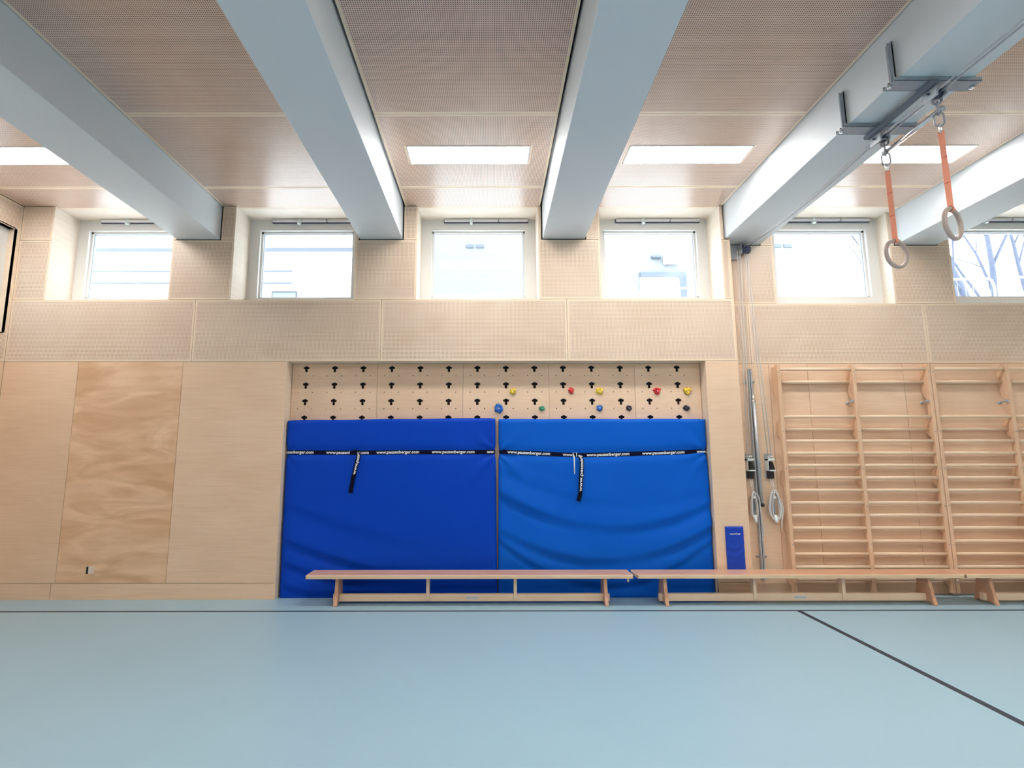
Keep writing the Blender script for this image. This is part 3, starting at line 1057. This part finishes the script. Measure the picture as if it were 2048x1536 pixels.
# ------------------------------------------------------------------ gymnastic benches
def make_bench(x0, x1, f0, f1, s0, s1, label, peg='r'):
    t = thing('gym_bench', ((x0 + x1) / 2, 5.58, 0), label, 'bench', 'long wooden gym benches')
    ya, yb = 5.452, 5.715
    q = MB(); q.box(x0 + 0.012, x1 - 0.012, ya + 0.014, yb - 0.014, 0.272, 0.3065); q.build('seat', 'bench', t, bevel=0.003)
    q = MB()
    q.box(x0, x1, ya, ya + 0.0145, 0.270, 0.305)
    q.box(x0, x1, yb - 0.0145, yb, 0.270, 0.305)
    q.box(x0, x0 + 0.0125, ya, yb, 0.270, 0.305)
    q.box(x1 - 0.0125, x1, ya, yb, 0.270, 0.305)
    q.build('seat_edging', 'bench_edge', t, bevel=0.004, label='pale edging strip round the seat')
    for fx in (f0, f1):
        q = MB()
        q.prism([(5.462, 0.0), (5.482, 0.0), (5.515, 0.022), (5.665, 0.022), (5.69, 0.0), (5.712, 0.0), (5.706, 0.03), (5.672, 0.18), (5.665, 0.272), (5.52, 0.272), (5.512, 0.20), (5.482, 0.07), (5.464, 0.02)], 0, fx - 0.018, fx + 0.018)
        q.build('foot', 'bench', t, bevel=0.005)
    q = MB(); q.box(min(f0, f1) - 0.05, max(f0, f1) + 0.05, 5.562, 5.612, 0.026, 0.098); bm_ = q.build('balance_rail', 'beech_rung', t, bevel=0.005)
    for sx in (s0, s1):
        q = MB(); q.box(sx - 0.0165, sx + 0.0165, 5.548, 5.626, 0.040, 0.272); q.build('strut', 'beech_rung', t, bevel=0.004)
    q = MB()
    for fx, sg in ((f0, -1), (f1, 1)):
        q.box(fx + sg * 0.018, fx + sg * 0.06, 5.54, 5.64, 0.248, 0.272)
        q.build('foot_block', 'beech_rung', t, bevel=0.004)
        q = MB()
    hx = x1 - 0.045
    for hy in (5.50, 5.66):
        q = MB()
        q.tube([(hx, hy, 0.272), (hx, hy, 0.232)], 0.012, 12)
        q.build('hook_peg', 'beech_rung', t)
    # maker's label on the rail
    lx = s0 + 0.50 * (s1 - s0) - 0.06
    q = MB(); q.box(lx, lx + 0.135, 5.5600, 5.5621, 0.049, 0.077); lb = q.build('maker_label', 'label', t)
    q = MB()
    q.prism([(lx + 0.012, 0.055), (lx + 0.018, 0.055), (lx + 0.016, 0.063), (lx + 0.010, 0.063)], 1, 5.5592, 5.5601)
    q.prism([(lx + 0.022, 0.060), (lx + 0.030, 0.060), (lx + 0.027, 0.071), (lx + 0.021, 0.071)], 1, 5.5592, 5.5601)
    q.build('label_mark', 'print_grey', lb)
    me = text_mesh('pauzenberger', 0.0165, 0.0003, 0.0)
    me.transform(Matrix.Rotation(math.pi / 2, 4, 'X'))
    me.materials.clear(); me.materials.append(M['print_grey'])
    o = bpy.data.objects.new('label_text', me); COL.objects.link(o); o.parent = lb
    o.location = Vector((lx + 0.036, 5.5596, 0.058)) - world_of(lb)
    return t
make_bench(-1.870, 1.438, -1.565, 1.165, -0.645, 0.250, 'long wooden gym bench in front of the blue crash mats')
make_bench(1.476, 4.778, 1.772, 4.465, 2.700, 3.608, 'long wooden gym bench reaching from the right mat past the wall bars')
make_bench(4.782, 8.09, 5.085, 7.79, 6.01, 6.915, 'wooden gym bench cut off by the right edge of the picture')

# ------------------------------------------------------------------ wall bars
RZ = [2.468, 2.327, 1.927, 1.790, 1.655, 1.521, 1.386, 1.250, 1.115, 0.981, 0.846, 0.711, 0.572, 0.437, 0.301, 0.175]
def wall_bars(x0, label, bays_=2):
    t = thing('wall_bars', (x0, YB, 0), label, 'wall bars', 'wooden wall bars on the back wall')
    step = 0.8485
    for k in range(bays_ + 1):
        xc = x0 + 0.02 + step * k
        q = MB()
        q.box(xc - 0.02, xc + 0.02, 5.815, 5.866, 0.03, 2.522)
        p = q.build('post', 'beech', t, bevel=0.004)
        # wooden stand-offs between upright and wall
        for za, zb, k1, k2 in ((2.12, 2.50, 0.12, 0.0), (1.70, 1.90, 0.05, 0.05), (1.16, 1.34, 0.05, 0.05), (0.66, 0.84, 0.05, 0.05), (0.10, 0.36, 0.05, 0.08)):
            s = MB()
            s.prism([(5.866, za), (5.90, za + k1 * 0.35), (YB, za + k1), (YB, zb - k2), (5.90, zb - k2 * 0.35), (5.866, zb)], 0, xc - 0.018, xc + 0.018)
            s.build('stand_off', 'beech', p)
        for z in RZ[::3]:
            s = MB()
            s.tube([(xc, 5.816, z - 0.03), (xc, 5.8115, z - 0.03)], 0.006, 8)
            s.build('screw', 'dark_steel', p)
    for k in range(bays_):
        xa, xb = x0 + 0.04 + step * k, x0 + step * (k + 1)
        for j, z in enumerate(RZ):
            y = 5.888 if j in (1, 3) else 5.838
            q = MB()
            q.tube([(xa - 0.006, y, z), (xb + 0.006, y, z)], 0.0165, 12, flat=1.15)
            q.build('rung', 'beech_rung', t)
        q = MB()
        hx = xb - 0.012
        q.tube([(hx, 5.835, 2.105), (hx, YB - 0.012, 2.092)], 0.010, 12)
        q.tube([(hx, YB - 0.014, 2.092), (hx, YB, 2.092)], 0.018, 14)
        q.box(hx - 0.004, xb, 5.825, 5.86, 2.088, 2.118)
        q.build('wall_fixing', 'steel', t, label='galvanised wall fixing')
wall_bars(3.246, 'wooden wall bars section nearest the pulley ropes')
wall_bars(4.990, 'wooden wall bars section at the right edge, right of the double upright')

# ------------------------------------------------------------------ socket and wall pad
t = thing('wall_socket', (-4.255, YA, 0.30), 'small square recessed socket low in the left plywood wall', 'socket')
q = MB(); q.box(-4.298, -4.212, YA - 0.003, YA + 0.002, 0.262, 0.342); q.build('socket_frame', 'birch_trim', t)
q = MB(); q.box(-4.296, -4.272, YA - 0.004, YA, 0.264, 0.340); q.build('socket_slot', 'black', t)
q = MB(); q.box(-4.270, -4.215, YA - 0.010, YA - 0.003, 0.268, 0.336); q.tube([(-4.243, YA - 0.010, 0.302), (-4.243, YA - 0.013, 0.302)], 0.018, 16); q.build('socket_cover', 'birch_reveal', t, bevel=0.002)

t = thing('wall_pad', (2.606, YA, 0.5), 'narrow blue vinyl pad on the wall right of the crash mats', 'wall pad')
bm = bmesh.new()
nx, nz = 20, 50
gr = []
for j in range(nz + 1):
    r = []
    for i in range(nx + 1):
        x = 2.511 + 0.192 * i / nx; z = 0.285 + 0.459 * j / nz
        e = min(x - 2.511, 2.703 - x, z - 0.285, 0.744 - z)
        y = YA - 0.022 + (0.008 * (1 - e / 0.012) ** 2 if e < 0.012 else 0)
        y -= 0.003 * math.sin(z * 70 + 3 * math.sin(x * 20)) * math.exp(-((z - 0.50) / 0.09) ** 2)
        r.append(bm.verts.new((x, y, z)))
    gr.append(r)
for j in range(nz):
    for i in range(nx):
        bm.faces.new((gr[j][i], gr[j][i + 1], gr[j + 1][i + 1], gr[j + 1][i])).smooth = True
loop = gr[0][:] + [r[-1] for r in gr[1:]] + gr[-1][-2::-1] + [r[0] for r in gr[-2:0:-1]]
bk = [bm.verts.new((v.co.x, YA, v.co.z)) for v in loop]
for i in range(len(loop)):
    bm.faces.new((loop[i], bk[i], bk[(i + 1) % len(loop)], loop[(i + 1) % len(loop)]))
bm.faces.new(bk)
q = MB(); q.bm.free(); q.bm = bm
q.build('pad_cover', 'pad_blue', t)
me = text_mesh('pauzenberger', 0.0185, 0.0003, 0.0006)
me.transform(Matrix.Rotation(math.pi / 2, 4, 'X'))
me.materials.clear(); me.materials.append(M['print'])
o = bpy.data.objects.new('printed_text', me); COL.objects.link(o); o.parent = t
o.location = Vector((2.567, YA - 0.0235, 0.664)) - t.location
q = MB(); q.prism([(2.552, 0.662), (2.558, 0.662), (2.566, 0.674), (2.560, 0.674)], 1, YA - 0.0245, YA - 0.021); q.build('printed_mark', 'print', t)

# ------------------------------------------------------------------ rope hoist: rail, pole, cleats, pulley, ropes
t = thing('wall_rail', (2.972, YB, 0.16), 'slotted grey steel rail screwed upright to the wall left of the wall bars', 'rail')
q = MB()
for xa, xb, ya in ((2.952, 2.958, 5.885), (2.986, 2.992, 5.885)):
    q.box(xa, xb, ya, YB, 0.16, 2.484)
q.box(2.958, 2.968, 5.885, 5.891, 0.16, 2.484)
q.box(2.976, 2.986, 5.885, 5.891, 0.16, 2.484)
q.build('channel', 'steel', t)
q = MB(); q.box(2.957, 2.987, 5.915, YB - 0.001, 0.16, 2.484); q.build('slot_back', 'navy_plastic', t)
for z in (2.333, 1.486, 0.402):
    q = MB()
    for sx in (-1, 1):
        q.tube([(2.972 + sx * 0.045, YB, z), (2.972 + sx * 0.045, YB - 0.018, z)], 0.014, 12)
        q.tube([(2.972 + sx * 0.045, YB - 0.018, z), (2.972 + sx * 0.045, YB - 0.03, z + 0.008)], 0.009, 10)
    q.box(2.925, 3.019, YB - 0.006, YB - 0.001, z - 0.010, z + 0.010)
    q.build('rail_clamp', 'steel', t)
t = thing('hoist_pole', (2.98, 5.86, 0.95), 'round grey steel pole with a dark end knob standing in the wall rail', 'pole')
q = MB(); q.tube([(2.981, 5.862, 2.09), (2.990, 5.862, 0.965)], 0.0165, 16); q.build('pole_tube', 'steel', t)
q = MB(); q.tube([(2.979, 5.868, 2.18), (2.981, 5.864, 2.08)], 0.014, 12); q.tube([(2.98, 5.85, 2.10), (2.98, 5.90, 2.10)], 0.018, 12); q.build('slider', 'chrome', t)
q = MB()
bmesh.ops.create_uvsphere(q.bm, u_segments=16, v_segments=10, radius=0.021, matrix=Matrix.Translation((2.993, 5.852, 0.957)))
q.build('knob', 'black', t, smooth=True)

def cleat(xc, label):
    t = thing('rope_cleat', (xc, YB, 1.38), label, 'rope cleat', 'rope cleats beside the steel rail')
    q = MB(); q.box(xc - 0.034, xc + 0.034, YB - 0.012, YB - 0.001, 1.24, 1.52); q.build('back_plate', 'steel', t, bevel=0.002)
    q = MB()
    q.box(xc - 0.036, xc + 0.036, 5.845, YB - 0.012, 1.44, 1.462)
    q.box(xc - 0.020, xc + 0.046, 5.845, YB - 0.012, 1.325, 1.338)
    q.box(xc - 0.036, xc - 0.030, 5.85, YB - 0.012, 1.33, 1.46)
    q.build('cam_frame', 'white_plastic', t, bevel=0.002)
    q = MB()
    q.prism([(xc - 0.016, 1.34), (xc + 0.042, 1.34), (xc + 0.020, 1.43), (xc - 0.010, 1.43)], 1, 5.855, YB - 0.014)
    q.build('cam_jaw', 'black', t, bevel=0.003)
    q = MB()
    for dx in (-0.022, 0.0, 0.022):
        q = MB(); q.tube([(xc + dx, 5.86, 1.475), (xc + dx, 5.895, 1.505)], 0.009, 10)
        q.build('guide_roller', 'chrome', t)
    q = MB(); q.box(xc - 0.024, xc + 0.028, 5.86, YB - 0.012, 1.242, 1.322); q.build('guide_block', 'black', t, bevel=0.003)
    # hook the surplus rope hangs on
    hz = 0.955
    hx = xc + 0.012
    q = MB()
    q.box(hx - 0.016, hx + 0.016, 5.885, YB - 0.001, hz - 0.12, hz + 0.09)
    q.build('hook_plate', 'dark_steel', t, bevel=0.004)
    q = MB(); q.tube([(hx, 5.87, hz - 0.11), (hx, 5.845, hz - 0.165), (hx, 5.85, hz - 0.185)], 0.016, 12)
    q.build('hook', 'white_plastic', t)
    q = MB(); q.tube([(hx, 5.89, hz + 0.07), (hx, 5.845, hz + 0.085)], 0.012, 10)
    q.build('hook', 'white_plastic', t, bevel=0)
    return t
cleat(2.895, 'left rope cleat, with a thin coil of rope, beside the steel rail')
cleat(3.122, 'right rope cleat, with the thicker coil of rope, beside the wall bars')

def coil(xc, n, wid, hgt, label, tail, seed):
    random.seed(seed)
    t = thing('rope_coil', (xc, 5.87, 0.96), label, 'rope', 'coiled hoist ropes')
    q = MB()
    for k in range(n):
        w_ = wid * (0.55 + 0.45 * k / max(1, n - 1))
        h_ = hgt * (0.90 + 0.14 * random.random())
        cx_ = xc + (random.random() - 0.5) * wid * 0.35
        yo = 5.878 - 0.011 * (k % 3)
        pts = []
        for a in range(36):
            th = 2 * math.pi * a / 36
            r_ = abs(math.sin(th)) ** 0.8
            pts.append((cx_ + w_ * math.copysign(r_, math.sin(th)) * (1.0 - 0.25 * math.cos(th)), yo + 0.004 * math.sin(th * 2), 0.955 + h_ * math.cos(th)))
        q.tube(pts, 0.0068, 6, closed=True)
    q.tube(smooth_path(tail, 30), 0.0065, 6)
    q.build('rope_loops', 'rope', t)
    return t
coil(2.910, 5, 0.038, 0.150, 'thin coil of grey rope on the left cleat hook', [(2.91, 5.86, 1.10), (2.955, 5.85, 1.04), (2.962, 5.845, 0.92), (2.972, 5.85, 0.80), (2.985, 5.85, 0.68), (2.975, 5.85, 0.62)], 3)
coil(3.140, 9, 0.066, 0.155, 'thick coil of grey rope on the right cleat hook with a short free end', [(3.15, 5.86, 1.09), (3.20, 5.85, 1.0), (3.215, 5.85, 0.9), (3.19, 5.85, 0.78), (3.185, 5.85, 0.715)], 5)

t = thing('rope_pulley', (2.97, 5.88, 3.9), 'dark blue pulley block on the wall just under the end of the ring beam', 'pulley')
q = MB(); q.box(2.85, 2.955, 5.90, YB - 0.001, 3.80, 3.972); q.build('pulley_plate', 'steel', t)
q = MB(); q.box(2.945, 2.955, 5.83, YB - 0.002, 3.845, 3.97); q.build('pulley_flange', 'steel', t)
q = MB(); q.tube([(2.957, 5.872, 3.905), (3.05, 5.872, 3.905), (3.065, 5.872, 3.905)], 0, 24, rr=[0.05, 0.05, 0.038]); q.build('sheave', 'navy_plastic', t, bevel=0)
# four falls of rope on the wall and the pair under the beam
def sag(y): return 3.925 - 0.055 * math.sin(math.pi * (5.82 - y) / 2.1) if y > 3.72 else 3.905
rl = thing('hoist_rope', (2.98, 5.86, 3.9), 'pair of grey hoist ropes running under the ring beam and down the wall', 'rope')
falls = [((2.912, 3.86), (2.872, 1.49)), ((2.946, 3.86), (2.905, 1.49)), ((2.994, 3.86), (3.100, 1.49)), ((3.020, 3.86), (3.136, 1.49))]
for (xa, za), (xb, zb) in falls:
    q = MB()
    q.tube([(xa, 5.862, za + 0.03), ((xa * 2 + xb) / 3, 5.86, (za * 2 + zb) / 3), ((xa + 2 * xb) / 3, 5.86, (za + 2 * zb) / 3), (xb, 5.868, zb)], 0.0058, 8)
    q.build('rope_fall', 'rope', rl)
for dx in (-0.018, 0.018):
    q = MB()
    pts = []
    for k in range(41):
        y = 5.86 - (5.86 + 2.0) * k / 40
        pts.append((2.995 + dx, y, sag(y)))
    q.tube(pts, 0.0065, 8)
    q.build('rope_run', 'steel', rl)
for xa, xb in ((2.887, 2.893), (3.117, 3.123)):
    q = MB()
    q.tube([(xa - 0.01, 5.875, 1.25), (xa, 5.86, 1.16), (xa + 0.018, 5.862, 1.06)], 0.005, 8)
    q.tube([(xa + 0.012, 5.875, 1.25), (xa + 0.02, 5.86, 1.16), (xa + 0.022, 5.862, 1.06)], 0.005, 8)
    q.build('rope_end', 'rope', rl)

# ------------------------------------------------------------------ ring mount under the beam
t = thing('ring_mount', (2.98, 3.43, ZBEAM), 'grey steel ring mount with two cross channels clamped under the concrete beam', 'ring mount')
XB0, XB1 = BEAM_C[3] - BW, BEAM_C[3] + BW
for y0 in (3.142, 3.628):
    q = MB()
    y1 = y0 + 0.104
    # U channel open towards the beam
    q.box(2.682, 3.268, y0, y1, ZBEAM - 0.030, ZBEAM - 0.024)
    q.box(2.682, 3.268, y0, y0 + 0.006, ZBEAM - 0.030, ZBEAM - 0.002)
    q.box(2.682, 3.268, y1 - 0.006, y1, ZBEAM - 0.030, ZBEAM - 0.002)
    ch = q.build('cross_channel', 'dark_steel', t, bevel=0.002)
    for sx, xf in ((-1, XB0), (1, XB1)):
        q = MB()
        xa, xb = (xf - 0.012, xf - 0.002) if sx < 0 else (xf + 0.002, xf + 0.012)
        q.box(xa, xb, y0 + 0.028, y0 + 0.078, ZBEAM - 0.024, ZBEAM + 0.285)
        xa, xb = (xf - 0.040, xf - 0.002) if sx < 0 else (xf + 0.002, xf + 0.040)
        q.box(xa, xb, y0 + 0.028, y0 + 0.033, ZBEAM - 0.024, ZBEAM + 0.270)
        q.build('side_arm', 'dark_steel', t, bevel=0.001)
        q = MB()
        bx = xf - 0.03 if sx < 0 else xf + 0.03
        q.tube([(bx, y0 + 0.06, ZBEAM - 0.045), (bx, y0 + 0.06, ZBEAM - 0.005)], 0.008, 8)
        q.tube([(bx, y0 + 0.06, ZBEAM - 0.042), (bx, y0 + 0.06, ZBEAM - 0.031)], 0.015, 6)
        q.build('bolt', 'chrome', t)
q = MB()
q.box(2.915, 2.962, 3.12, 3.76, ZBEAM - 0.055, ZBEAM - 0.031)
q.build('long_rail', 'rail_shade', t, bevel=0.002)
for y in (3.20, 3.70):
    q = MB()
    q.box(2.955, 2.968, y - 0.055, y + 0.055, 3.862, 3.93)
    q.box(3.022, 3.035, y - 0.055, y + 0.055, 3.872, 3.93)
    pb = q.build('pulley_cheek', 'steel', t, bevel=0.003)
    q = MB()
    q.tube([(2.969, y, 3.905), (3.021, y, 3.905)], 0.034, 20)
    q.tube([(2.94, y, 3.905), (3.055, y, 3.905)], 0.008, 10)
    q.build('sheave', 'navy_plastic', pb)

def chain_link(q, c, h, wid, rot, r=0.0042):
    pts = []
    for a in range(20):
        th = 2 * math.pi * a / 20
        x = wid / 2 * math.cos(th)
        z = (h / 2 - wid / 2) * (1 if math.sin(th) > 0 else -1) + wid / 2 * math.sin(th)
        pts.append((c[0] + x * math.cos(rot), c[1] + x * math.sin(rot), c[2] + z))
    q.tube(pts, r, 8, closed=True)
bar = thing('spreader_bar', (3.0, 3.44, 3.79), 'polished steel bar linking the two ring chains below the mount', 'bar')
q = MB(); q.tube([(3.028, 3.70, 3.795), (3.022, 3.225, 3.795)], 0.0155, 16); q.build('bar_tube', 'chrome', bar)
for y in (3.205, 3.70):
    q = MB(); q.tube([(3.028, y - 0.012, 3.797), (3.028, y + 0.02, 3.797)], 0.020, 14)
    q.build('bar_end', 'steel', bar)

def ring(y, zc, rot, label, tilt):
    t = thing('gym_ring', (3.0, y, zc), label, 'gym ring', 'wooden gym rings on orange straps')
    q = MB()
    zt = 3.847
    q_pts = []
    chain_link(q, (3.0, y, zt + 0.012), 0.062, 0.054, rot - 0.7, 0.0075)
    q.build('swivel', 'chain', t)
    q = MB()
    chain_link(q, (3.0, y, zt - 0.050), 0.092, 0.044, rot + 0.5, 0.0058)
    q.build('chain_link', 'chain', t)
    q = MB()
    chain_link(q, (3.0, y, zt - 0.128), 0.096, 0.052, rot - 0.85, 0.0058)
    q.build('chain_link', 'chain', t)
    q = MB()
    chain_link(q, (3.0, y, zt - 0.195), 0.066, 0.042, rot + 0.2, 0.0050)
    q.build('carabiner', 'chrome', t)
    # strap: twists slowly, folded over the ring below
    bm = bmesh.new()
    z0, z1 = zt - 0.215, zc + 0.085
    rows_ = []
    n = 30
    for i in range(n + 1):
        s = i / n
        z = z0 + (z1 - z0) * s
        a = -0.62 + 0.5 * (s - 0.35)
        wd = 0.0165
        dx, dy = math.cos(a) * wd, math.sin(a) * wd
        nx_, ny_ = -math.sin(a) * 0.0035, math.cos(a) * 0.0035
        rows_.append([bm.verts.new((3.0 + sx * dx + sn * nx_, y + sx * dy + sn * ny_, z)) for sx, sn in ((-1, -1), (1, -1), (1, 1), (-1, 1))])
    for i in range(n):
        for k in range(4):
            bm.faces.new((rows_[i][k], rows_[i][(k + 1) % 4], rows_[i + 1][(k + 1) % 4], rows_[i + 1][k]))
    bm.faces.new(rows_[0]); bm.faces.new(rows_[-1][::-1])
    q = MB(); q.bm.free(); q.bm = bm
    st = q.build('strap', 'orange', t, bevel=0.001)
    # loop of the strap round the ring
    R, r = 0.101, 0.0145
    q = MB()
    bmx = q.bm
    cs = []
    for i in range(7):
        ph = -0.16 + 0.32 * i / 6
        rr_ = r + 0.004
        row = []
        for k in range(14):
            th = 2 * math.pi * k / 14
            rad = R + rr_ * math.cos(th)
            px_, pz_ = rad * math.sin(ph), rad * math.cos(ph)
            py_ = rr_ * math.sin(th)
            row.append(bmx.verts.new((3.0 + px_ * math.cos(rot) - py_ * math.sin(rot), y + px_ * math.sin(rot) + py_ * math.cos(rot), zc + pz_)))
        cs.append(row)
    for i in range(6):
        for k in range(14):
            bmx.faces.new((cs[i][k], cs[i][(k + 1) % 14], cs[i + 1][(k + 1) % 14], cs[i + 1][k])).smooth = True
    q.build('strap_loop', 'orange', st)
    q = MB()
    for zz in (zt - 0.40, zt - 0.58):
        f_ = (z0 - zz) / (z0 - z1)
        a = -0.62 + 0.5 * (f_ - 0.35)
        p0 = Vector((3.0, y, zz)); du = Vector((math.cos(a), math.sin(a), 0)); dn = Vector((math.sin(a), -math.cos(a), 0))
        vs = [q.bm.verts.new(p0 + du * sx * 0.0168 + dn * sn * 0.0042 + Vector((0, 0, sz_ * 0.0018 + sx * 0.004))) for sx in (-1, 1) for sn in (-1, 1) for sz_ in (-1, 1)]
        for idx in ((0, 1, 3, 2), (4, 6, 7, 5), (0, 4, 5, 1), (2, 3, 7, 6), (0, 2, 6, 4), (1, 5, 7, 3)):
            q.bm.faces.new([vs[k] for k in idx])
        q.build('fold_shade', 'hold_red', st)  # strips painting the dark fold lines of the strap
        q = MB()
    q = MB()
    pts = []
    for k in range(64):
        th = 2 * math.pi * k / 64
        a, c2 = R * math.sin(th), R * math.cos(th)
        pts.append((3.0 + a * math.cos(rot), y + a * math.sin(rot), zc + c2))
    q.tube(pts, r, 16, closed=True)
    q.build('wooden_ring', 'ring_wood', t)
ring(3.672, 2.972, 0.26, 'left and lower-hanging wooden gym ring on an orange strap', 0)
ring(3.200, 2.985, 0.45, 'right wooden gym ring on an orange strap, nearest the camera', 0)

# ------------------------------------------------------------------ outside
gd = boxobj('ground', 'ground', -60, 60, 6.32, 60, 2.6, 2.85)
tag(gd, kind='structure')
gd2 = boxobj('ground_side', 'ground', -60, XL - 0.35, -40, 6.3, 2.4, 2.6)
gd2.name = 'ground'
tag(gd2, kind='structure')
gd3 = boxobj('ground', 'ground', XL - 0.35, 60, -40, YREAR - 0.3, -0.2, -0.05)
tag(gd3, kind='structure')

t = thing('building', (-14, 16, 2.85), 'white rendered building with a cornice outside the two left windows', 'building')
q = MB(); q.box(-30, -2.4, 16, 22, 2.85, 13); q.build('wall', 'facade', t)
q = MB(); q.box(-30, -2.4, 15.86, 16, 7.98, 8.09); q.build('ledge_shadow', 'outside_grey', t)  # dark strip painting the shadow line along the cornice
q = MB(); q.box(-30, -2.4, 15.90, 16, 7.75, 8.02); q.build('cornice', 'facade', t)
q = MB(); q.box(-30, -6.17, 15.6, 16, 6.86, 7.20); q.build('canopy', 'facade', t)
q = MB(); q.box(-30, -6.17, 15.58, 15.6, 7.19, 7.24); q.box(-30, -6.17, 15.58, 15.6, 6.80, 6.86); q.build('canopy_edge', 'outside_grey', t)
q = MB(); q.box(-6.95, -6.14, 15.97, 16.0, 4.4, 6.69); wn_ = q.build('window', 'outside_grey', t)
q = MB(); q.box(-6.91, -6.18, 15.95, 15.97, 4.45, 6.64); q.build('pane', 'outside_glass', wn_)
q = MB(); q.box(-7.9, -7.3, 15.97, 16.0, 4.4, 6.69); wn_ = q.build('window', 'outside_grey', t)
q = MB(); q.box(-7.86, -7.34, 15.95, 15.97, 4.45, 6.64); q.build('pane', 'outside_glass', wn_)

t = thing('building', (-9.6, 2, 2.6), 'grey building added outside the left wall window to block sky light', 'building')
q = MB(); q.box(-11.5, -8.2, -30, 9.6, 2.4, 12); q.build('wall', 'facade_dim', t)  # tall wall added to cut daylight through the left windows

t = thing('building', (4, 14, 2.85), 'pale building with vents and a grey door frame outside the middle windows', 'building')
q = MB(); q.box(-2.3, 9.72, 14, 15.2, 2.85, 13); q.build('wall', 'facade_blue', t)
for x in (-0.685, -0.402, 7.96, 8.27):
    q = MB()
    q.box(x, x + 0.225, 13.97, 14, 7.302, 7.392)
    q.build('vent', 'outside_grey', t)
q = MB()
q.box(4.18, 5.45, 13.93, 14, 6.42, 6.56); q.box(5.27, 5.45, 13.93, 14, 2.85, 6.42)
q.build('door_frame', 'outside_grey', t)
q = MB(); q.box(4.18, 5.27, 13.96, 14, 2.85, 6.42); q.build('door_leaf', 'facade', t)
q = MB(); q.box(4.52, 4.78, 13.9, 14, 6.98, 7.04); q.build('lamp_bracket', 'outside_grey', t)
q = MB(); q.box(4.85, 5.25, 13.85, 14, 6.80, 7.08); q.build('lamp_box', 'facade', t, bevel=0.02)

# mobile fence panels
fp = [(-3.75, 11.05), (-0.413, 10.741), (3.03, 10.40), (6.50, 10.06), (9.80, 9.72), (13.1, 9.4)]
fn = ['left of the third window', 'behind the middle window', 'behind the fourth window', 'behind the window above the wall bars', 'in front of the bare tree']
for i in range(5):
    a, c = Vector((fp[i][0], fp[i][1], 0)), Vector((fp[i + 1][0], fp[i + 1][1], 0))
    d = (c - a); L = d.length; d.normalize()
    t = thing('fence_panel', (a.x, a.y, 2.87), 'pale mobile fence panel outside ' + fn[i], 'fence', 'mobile fence panels outside')
    P = lambda s, z: tuple(a + d * s + Vector((0, 0, z)))
    q = MB()
    pts = [P(0.04, 2.87), P(0.04, 4.75), P(0.07, 4.86), P(0.16, 4.90), P(L - 0.16, 4.90), P(L - 0.07, 4.86), P(L - 0.04, 4.75), P(L - 0.04, 2.87)]
    q.tube(pts, 0.021, 8)
    q.tube([P(0.04, 3.0), P(L - 0.04, 3.0)], 0.015, 8)
    q.build('frame', 'fence', t)
    q = MB()
    n = 24
    for k in range(1, n):
        q.tube([P(L * k / n, 3.0), P(L * k / n, 4.88)], 0.003, 4)
    for z in (3.3, 3.6, 3.9, 4.2, 4.5): q.tube([P(0.05, z), P(L - 0.05, z)], 0.003, 4)
    q.build('mesh_infill', 'fence', t)
    q = MB(); q.box(a.x - 0.35, a.x + 0.35, a.y - 0.12, a.y + 0.12, 2.851, 2.98); q.build('concrete_foot', 'ground', t, bevel=0.02)

def grow(q, p, d, L, r, depth):
    n = 5
    pts, rr_ = [p], [r]
    for k in range(n):
        d = (d + Vector((random.uniform(-1, 1), random.uniform(-1, 1), random.uniform(-0.4, 0.8))) * 0.10).normalized()
        p = p + d * (L / n)
        pts.append(p); rr_.append(r * (1 - 0.45 * (k + 1) / n))
        if depth > 0 and k >= 1:
            for _ in range(1 if k < 4 else 2):
                nd = (d + Vector((random.uniform(-1, 1), random.uniform(-1, 1), random.uniform(-0.1, 0.6))) * 0.75).normalized()
                grow(q, p, nd, L * random.uniform(0.45, 0.65), r * 0.38, depth - 1)
    q.tube(pts, r, 7 if r > 0.03 else 4, rr=rr_)
random.seed(21)
t = thing('tree', (17.6, 18.2, 2.85), 'bare many-stemmed tree outside the window at the right edge', 'tree')
q = MB()
for dx, lean, r in ((-0.9, -0.28, 0.09), (-0.5, -0.14, 0.12), (0.0, -0.02, 0.17), (0.5, 0.10, 0.12), (0.9, 0.30, 0.17), (1.5, 0.42, 0.09), (-1.3, -0.4, 0.07)):
    grow(q, Vector((17.8 + dx * 0.75, 18.2 + random.uniform(-0.3, 0.3), 2.9)), Vector((lean, random.uniform(-0.1, 0.1), 1)).normalized(), 7.5, r * 1.25, 3)
q.build('stems', 'bark', t)
t = thing('shrub', (13.15, 17.4, 2.85), 'sparse leafy shrub outside beside the pale building corner', 'shrub')
q = MB()
for k in range(9):
    grow(q, Vector((13.15 + random.uniform(-0.3, 0.3), 17.4 + random.uniform(-0.3, 0.3), 2.9)), Vector((random.uniform(-0.2, 0.2), random.uniform(-0.2, 0.2), 1)).normalized(), 3.4, 0.03, 1)
q.build('stems', 'bark', t)
q = MB()
for k in range(700):
    c = Vector((13.15 + random.gauss(0, 0.45), 17.4 + random.gauss(0, 0.4), random.uniform(4.4, 8.2)))
    u_ = Vector((random.uniform(-1, 1), random.uniform(-1, 1), random.uniform(-1, 1))).normalized()
    v_ = u_.orthogonal().normalized()
    s_l = random.uniform(0.03, 0.06)
    vs = [q.bm.verts.new(c + u_ * s_l), q.bm.verts.new(c + v_ * s_l * 0.6), q.bm.verts.new(c - u_ * s_l), q.bm.verts.new(c - v_ * s_l * 0.6)]
    q.bm.faces.new(vs)
q.build('leaves', 'leaf', t)
